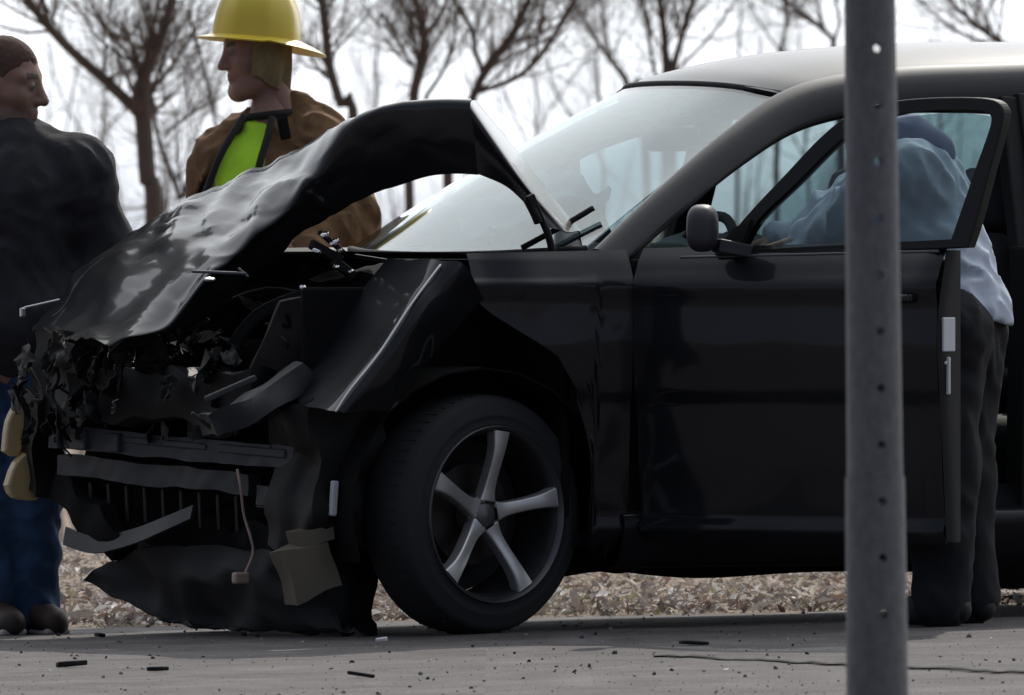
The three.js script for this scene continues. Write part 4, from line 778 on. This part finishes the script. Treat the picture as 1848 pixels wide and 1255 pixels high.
{
  const z = -3.7, Q = (px, py, dz = 0) => W(px, py, z + dz);
  const base = Q(480, 1090); base.y = groundY(base.x, z); const fy = base.y + .08;
  const J = { pelvis: Q(480, 600), waist: Q(478, 500), chest: Q(474, 345), neck: Q(486, 225), shL: Q(568, 262, .0), elL: Q(640, 392, .02), wrL: Q(560, 455, .22), shR: Q(404, 290, .02), elR: Q(372, 410, .06), wrR: Q(400, 480, .26), hipL: Q(530, 640), knL: Q(532, 850, .03), hipR: Q(430, 640), knR: Q(425, 850, .03) };
  for (const [s, px] of [['L', 534], ['R', 424]]) { const q = Q(px, 1050); J['an' + s] = V(q.x, fy, z); J['toe' + s] = V(q.x - .04, fy - .045, z + .15); }
  J.hdL = V(-1, -.2, .4); J.hnL = V(0, -.4, -1); J.hdR = V(1, -.2, .4); J.hnR = V(0, -.4, -1);
  const head = headField(Q(461, 97), V(-.95, -.16, .28), V(-.06, 1, 0), 1.06);
  const p = thing('person', 'firefighter in a yellow helmet and open tan coat over a bright green shirt', 'person', base);
  mesh('body', skinPaint(shiftTo(skinGeo(J, head), base), head, base, [.27, .145, .105], false), skinMat, p);
  // green shirt
  const sh = [bone(J.pelvis, J.waist, .16, .155), bone(J.waist, J.chest, .155, .165), bone(J.chest, Q(482, 240), .155, .08), bone(J.chest.clone().lerp(J.shL, .5), J.shL, .1, .07), bone(J.chest.clone().lerp(J.shR, .5), J.shR, .1, .07)];
  mesh('shirt', dye(garment(sh, .06, 0, .006, base, .012), .55, .97, .05, .06), fabric(.3, .6, .03, .9), p);
  const col = new THREE.TorusGeometry(.074, .013, 10, 30); col.rotateX(Math.PI / 2); col.rotateZ(.12); const cc = Q(484, 208).sub(base); col.translate(cc.x, cc.y, cc.z); mesh('shirt_collar', col, std(.012, .012, .012, .9), p);
  // coat, open down the front
  const ct = [bone(Q(482, 620), J.chest, .19, .18), bone(J.chest, Q(488, 245), .17, .105), bone(J.chest.clone().lerp(J.shL, .45), J.shL, .135, .100), bone(J.chest.clone().lerp(J.shR, .45), J.shR, .135, .100), bone(J.shL, J.elL, .1, .085), bone(J.elL, J.wrL, .085, .062), bone(J.shR, J.elR, .1, .085), bone(J.elR, J.wrR, .085, .062), bone(Q(522, 216, -.03), Q(580, 252, -.03), .07, .085), bone(Q(430, 240, .0), Q(415, 256, .0), .055, .055), bone(Q(526, 196, -.05), Q(560, 232, -.04), .05, .07), bone(Q(500, 206, -.08), Q(528, 196, -.06), .042, .05)];
  const a0 = Q(466, 210), a1 = Q(408, 360);
  const slit = (x, y, zz) => { if (zz < z + .02) return -1; const t = (y - a0.y) / (a1.y - a0.y), cx = a0.x + (a1.x - a0.x) * t, w = .045 + .042 * Math.max(0, Math.min(1.3, t * 1.6)); return t < -.3 ? -1 : (w - Math.abs(x - cx)) ; };
  mesh('coat', dye(garment(ct, .05, .0, .018, base, .0105, slit), .15, .08, .034, .3), fabric(.25, .15, .07), p);
  // dark lapel edges
  const zF = (px, py, w) => { const q = Q(px, py); q.z = z + w; return q.sub(base); };
  each('coat_lining', [hose([zF(440, 212, .10), zF(420, 245, .165), zF(396, 290, .20), zF(374, 350, .205)], .012), hose([zF(492, 214, .10), zF(484, 250, .165), zF(470, 300, .205), zF(462, 350, .21)], .013)], std(.012, .012, .012, .9), p);
  mesh('coat_clip', [block(zF(514, 232, .15).x, zF(514, 232, .15).y, .165, .035, .075, .02, .006, [0, .4, .2])], M.dark, p);
  const leg = [bone(J.pelvis, J.hipL, .15, .13), bone(J.pelvis, J.hipR, .15, .13), bone(J.hipL, J.knL, .13, .1), bone(J.knL, J.anL, .1, .09), bone(J.hipR, J.knR, .13, .1), bone(J.knR, J.anR, .1, .09)];
  mesh('trousers', dye(garment(leg, .035, 0, .01, base, .016), .20, .12, .055), fabric(.2, .12, .06), p);
  each('boot', [shoeGeo(J.anL, J.toeL, base), shoeGeo(J.anR, J.toeR, base)].map(g => dye(g, .015, .015, .015)), fabric(.02, .02, .02, .5), p);
  // helmet: domed shell with ridge and a brim that is longer behind
  const hc = head.C.clone().addScaledVector(head.u, .052), hf = head.f.clone().setY(0).normalize().applyAxisAngle(V(0, 0, 1), 0);
  const ang = Math.atan2(-hf.z, hf.x);
  const dome = new THREE.SphereGeometry(1, 48, 24, 0, Math.PI * 2, 0, Math.PI * .5); { const q = dome.attributes.position; for (let i = 0; i < q.count; i++) { const x = q.getX(i), y = q.getY(i), zz = q.getZ(i), rid = 1 + .05 * Math.exp(-Math.pow(zz / .12, 2)) + .03 * Math.pow(Math.abs(Math.cos(Math.atan2(zz, x) * 4)), 8) * Math.sqrt(Math.max(0, 1 - y * y)); q.setXYZ(i, x * .138 * rid - .012, Math.pow(y, .86) * .195 * rid, zz * .116 * rid); } dome.computeVertexNormals(); }
  const ring = []; for (let i = 0; i <= 48; i++) { const a = i / 48 * 2 * Math.PI, cx = Math.cos(a), sx = Math.sin(a), w = cx > 0 ? .048 + .012 * cx : .046 + .052 * Math.pow(-cx, 1.5), dr = cx > 0 ? -.004 : -.03 * Math.pow(-cx, 1.2); ring.push([V(cx * .132 - .012, .006, sx * .110), V(cx * (.138 + w * .5) - .012, -.002 + dr * .4, sx * (.118 + w * .5)), V(cx * (.138 + w) - .012, -.008 + dr, sx * (.118 + w * .9))]); }
  const helm = new THREE.Group(); helm.name = 'helmet'; helm.position.copy(hc.clone().sub(base)); helm.rotation.set(0, ang, 0, 'YXZ'); helm.rotation.z = .09; p.add(helm);
  const hm = new THREE.MeshPhysicalMaterial({ color: lin(.72, .54, .03), roughness: .38, clearcoat: .6, clearcoatRoughness: .2, transmission: .12, thickness: 0, side: THREE.DoubleSide });
  mesh('dome', dome, hm, helm); mesh('brim', shell(refine(ring, 1, 3), .005), hm, helm);
  mesh('decal', (() => { const g = []; for (let i = 0; i <= 10; i++) { const a = (66 + i * 5) * R, row = []; for (let j = 0; j <= 6; j++) { const e = (22 + j * 5) * R; const x = Math.cos(e) * Math.cos(a), y = Math.sin(e), zz = -Math.cos(e) * Math.sin(a) * -1; const rid = 1.035 + .05 * Math.exp(-Math.pow(zz / .12, 2)); row.push(V(x * .138 * rid - .012, Math.pow(y, .86) * .195 * rid, zz * .116 * rid)); } g.push(row); } return shell(g, .001); })(), std(.45, .55, .02, .5), helm);
  const rv = new THREE.SphereGeometry(.012, 12, 8); rv.translate(.07, .012, .108); mesh('rivet', rv, M.steel, helm);
  // ear and neck flap
  const fl = []; for (let i = 0; i <= 20; i++) { const a = (70 + i * 11) * R, cx = Math.cos(a), sx = Math.sin(a), wv = .006 * Math.sin(i * 1.7), dp = -.105 - .035 * smooth(.2, -.5, cx); fl.push([V(cx * .116 - .014, .0, sx * .098), V(cx * (.116 + wv) - .016, dp * .55, sx * (.098 + wv)), V(cx * (.108 + wv * 2) - .02, dp - .02, sx * (.088 + wv * 2))]); }
  mesh('ear_flap', dye(shell(refine(fl, 2, 4), .006), .20, .15, .07), fabric(.2, .15, .07), helm);
}
// --- helper leaning into the open doorway
{
  const Q = (px, py, z) => W(px, py, z);
  const base = Q(1715, 1130, 0.1); base.y = groundY(base.x, .1); const fy = base.y + .075;
  const J = { pelvis: Q(1712, 560, .04), waist: Q(1696, 470, .0), chest: Q(1640, 352, -.1), neck: Q(1612, 288, -.2), shL: Q(1640, 322, .03), elL: Q(1535, 395, -.14), wrL: Q(1440, 436, -.26), shR: Q(1612, 318, -.36), elR: Q(1500, 400, -.5), wrR: Q(1410, 430, -.55), hipL: Q(1712, 600, .15), knL: Q(1705, 850, .17), hipR: Q(1735, 600, -.06), knR: Q(1730, 850, -.05) };
  J.anL = V(Q(1700, 1, .18).x, fy, .18); J.toeL = V(Q(1650, 1, .2).x, fy - .04, .16); J.anR = V(Q(1752, 1, -.05).x, fy, -.05); J.toeR = V(Q(1712, 1, -.1).x, fy - .04, -.12);
  J.hdL = V(-1, -.3, -.3); J.hnL = V(-.2, -1, 0); J.hdR = V(-1, -.3, -.2); J.hnR = V(-.2, -1, 0);
  const head = headField(Q(1588, 262, -.22), V(-.86, -.42, -.25), V(-.38, .9, -.1), 1.0);
  const p = thing('person', 'helper in a pale blue shirt and dark trousers leaning in behind the open door', 'person', base);
  mesh('body', skinPaint(shiftTo(skinGeo(J, head), base), head, base, [.34, .2, .15], false), skinMat, p);
  mesh('hair', dye(shiftTo(nets(hairAt(head), head.C.clone().addScalar(-.16), head.C.clone().addScalar(.16), .007), base), .05, .035, .03), fabric(.05, .03, .03), p);
  const tor = [bone(Q(1722, 565, .03), J.chest, .15, .165), bone(J.chest, J.neck, .16, .10), bone(J.waist, Q(1728, 575, .03), .14, .14), bone(J.shL, J.shR, .1, .1), bone(J.shL, J.elL, .098, .08), bone(J.elL, J.wrL, .078, .05), bone(J.shR, J.elR, .098, .08), bone(J.elR, J.wrR, .078, .05)];
  mesh('shirt', dye(garment(tor, .06, .0, .02, base, .0115, (x, y, z) => Q(1750, 556, 0).y - (x - base.x) * .3 - y), .46, .51, .60, .07), fabric(.4, .5, .6), p);
  mesh('collar', dye(garment([bone(Q(1640, 272, -.08), Q(1672, 282, -.06), .10, .085), bone(Q(1610, 280, -.2), Q(1640, 268, -.1), .07, .08)], .04, 0, .006, base, .01), .13, .14, .24, .1), fabric(.06, .06, .14), p);
  const leg = [bone(Q(1716, 610, .04), J.hipL, .13, .125), bone(Q(1716, 610, .04), J.hipR, .13, .125), bone(J.hipL, J.knL, .115, .1), bone(J.knL, J.anL, .1, .085), bone(J.hipR, J.knR, .13, .1), bone(J.knR, J.anR, .1, .085)];
  mesh('trousers', dye(garment(leg, .04, 0, .012, base, .015), .007, .007, .009, .3), fabric(.015, .015, .02), p);
  each('boot', [shoeGeo(J.anL, J.toeL, base), shoeGeo(J.anR, J.toeR, base)].map(g => dye(g, .006, .006, .006)), fabric(.02, .02, .02, .7), p);
}

// ---------------------------------------------------------------- perforated steel pole in front
{
  const z = 10, top = W(1567, -260, z), bot = W(1584, 1255, z), dirv = top.clone().sub(bot).normalize();
  const at = y => bot.clone().addScaledVector(dirv, (y - bot.y) / dirv.y);
  const yg = groundY(bot.x, z), base = at(yg); const p = thing('sign_pole', 'grey perforated steel pole with a wider sleeve at its foot in front of the car', 'pole', base);
  p.quaternion.setFromUnitVectors(V(0, 1, 0), dirv);
  const ev = new Evaluator(); ev.attributes = ['position', 'normal'];
  const prep = g => { const b = new Brush(g); b.updateMatrixWorld(); return b; };
  const tube = (r0, r1, y0, y1, th) => { const g = new THREE.LatheGeometry([[r0 - th, y0], [r0, y0], [r1, y1], [r1 - th, y1], [r0 - th, y0]].map(([r, y]) => new THREE.Vector2(r, y)), 56); const h = g.toNonIndexed(); h.deleteAttribute('uv'); h.deleteAttribute('normal'); const m = mergeVertices(h, 1e-5); m.computeVertexNormals(); return m; };
  const H = 3.0, split = W(0, 862, z).y - yg, rad = y => .0625 - (.0625 - .0535) * y / (W(0, 0, z).y - yg);
  const holes = (lo, hi) => { const L = []; const y0 = W(0, 88, z).y - yg; for (let k = -10; k < 16; k++) { const y = y0 + k * .1187; if (y > lo + .03 && y < hi - .03) { const g = new THREE.CylinderGeometry(.0085, .0085, .4, 16); g.rotateX(Math.PI / 2); g.translate(.013, y, 0); const c = g.toNonIndexed(); c.deleteAttribute('uv'); L.push(mergeVertices(c)); } } return L; };
  const cut = (g, lo, hi) => { let b = prep(g); for (const h of holes(lo, hi)) { h.computeVertexNormals(); b = ev.evaluate(b, prep(h), SUBTRACTION); } return b.geometry; };
  const r = rng(4);
  const gal = noiseTex(256, (i, j) => { const v = 100 + nz(i / 26, j / 26, 2) * 12 + nz(i / 7, j / 7, 5) * 9 + (r() - .5) * 14; return [v, v + 1, v + 3]; });
  const withUV = g => { const q = g.attributes.position, uv = new Float32Array(q.count * 2); for (let i = 0; i < q.count; i++) { uv[i * 2] = Math.atan2(q.getZ(i), q.getX(i)) / 6.283 * 2; uv[i * 2 + 1] = q.getY(i) * 3; } g.setAttribute('uv', new THREE.BufferAttribute(uv, 2)); return g; };
  const gm = new THREE.MeshStandardMaterial({ map: gal, roughness: .6, metalness: .35, side: THREE.DoubleSide });
  mesh('post', withUV(cut(tube(rad(split - .1), rad(H), split - .1, H, .004), split - .1, H)), gm, p);
  mesh('sleeve', withUV(cut(tube(.0675, .0622, -.1, split, .0042), -.1, split)), gm, p);
}

// ---------------------------------------------------------------- debris on the road
{
  const L = [[124, 1206, .085, .022, .03, 1, 'black plastic shard shaped like an arrow on the asphalt'], [286, 1214, .06, .016, .02, 1, 'thin black plastic sliver with a white end on the asphalt'], [650, 1224, .065, .013, .02, 0, 'straight dark strip of trim lying on the road'], [180, 1152, .03, .015, .02, 0, 'small dark crumb of plastic below the splash shield'], [1250, 1166, .075, .012, .03, 0, 'flat dark scrap on the road below the car sill'], [690, 1161, .04, .016, .02, 2, 'pale broken lens piece in front of the tyre'], [533, 1112, .03, .016, .02, 2, 'pale lens fragment under the hanging tan tank'], [580, 1126, .028, .014, .02, 2, 'small white splinter beside the front tyre'], [612, 1127, .03, .012, .02, 2, 'pale splinter touching the front tyre'], [440, 1150, .025, .01, .02, 0, 'dark crumb of bumper plastic on the asphalt']];
  L.forEach(([px, py, w, h, d, k, label], i) => {
    let z = CAM.z - CAM.f * CAM.y / (py - CAM.cy), q; for (let n = 0; n < 4; n++) { q = W(px, py, z); z = CAM.z - CAM.f * (CAM.y - roadY(q.x, z)) / (py - CAM.cy); } q = W(px, py, z);
    const r = rng(900 + i * 7), pg = new THREE.Shape(), n = 7;
    for (let a = 0; a < n; a++) { const t = a / n * 6.283, k = .45 + r() * .65, x = Math.cos(t) * w * .55 * k, y = Math.sin(t) * d * .8 * k; a ? pg.lineTo(x, y) : pg.moveTo(x, y); } pg.closePath();
    const g = new THREE.ExtrudeGeometry(pg, { depth: h * .45, bevelEnabled: true, bevelThickness: .002, bevelSize: .002, bevelSegments: 1 }); g.rotateX(-Math.PI / 2 + (r() - .5) * .25); g.rotateZ((r() - .5) * .3); g.translate(0, .003, 0);
    const m = mesh('debris_piece', g, k === 2 ? M.pale : M.plastic); m.position.set(q.x, roadY(q.x, q.z) + .003, q.z); tag(m, label, 'debris', 'crash debris on the road');
  });
}

// ---------------------------------------------------------------- render
const renderer = new THREE.WebGLRenderer({ antialias: true });
renderer.setSize(1024, 695); renderer.shadowMap.enabled = true;
renderer.toneMapping = THREE.LinearToneMapping; renderer.toneMappingExposure = EXPOSURE;
renderer.render(scene, camera);
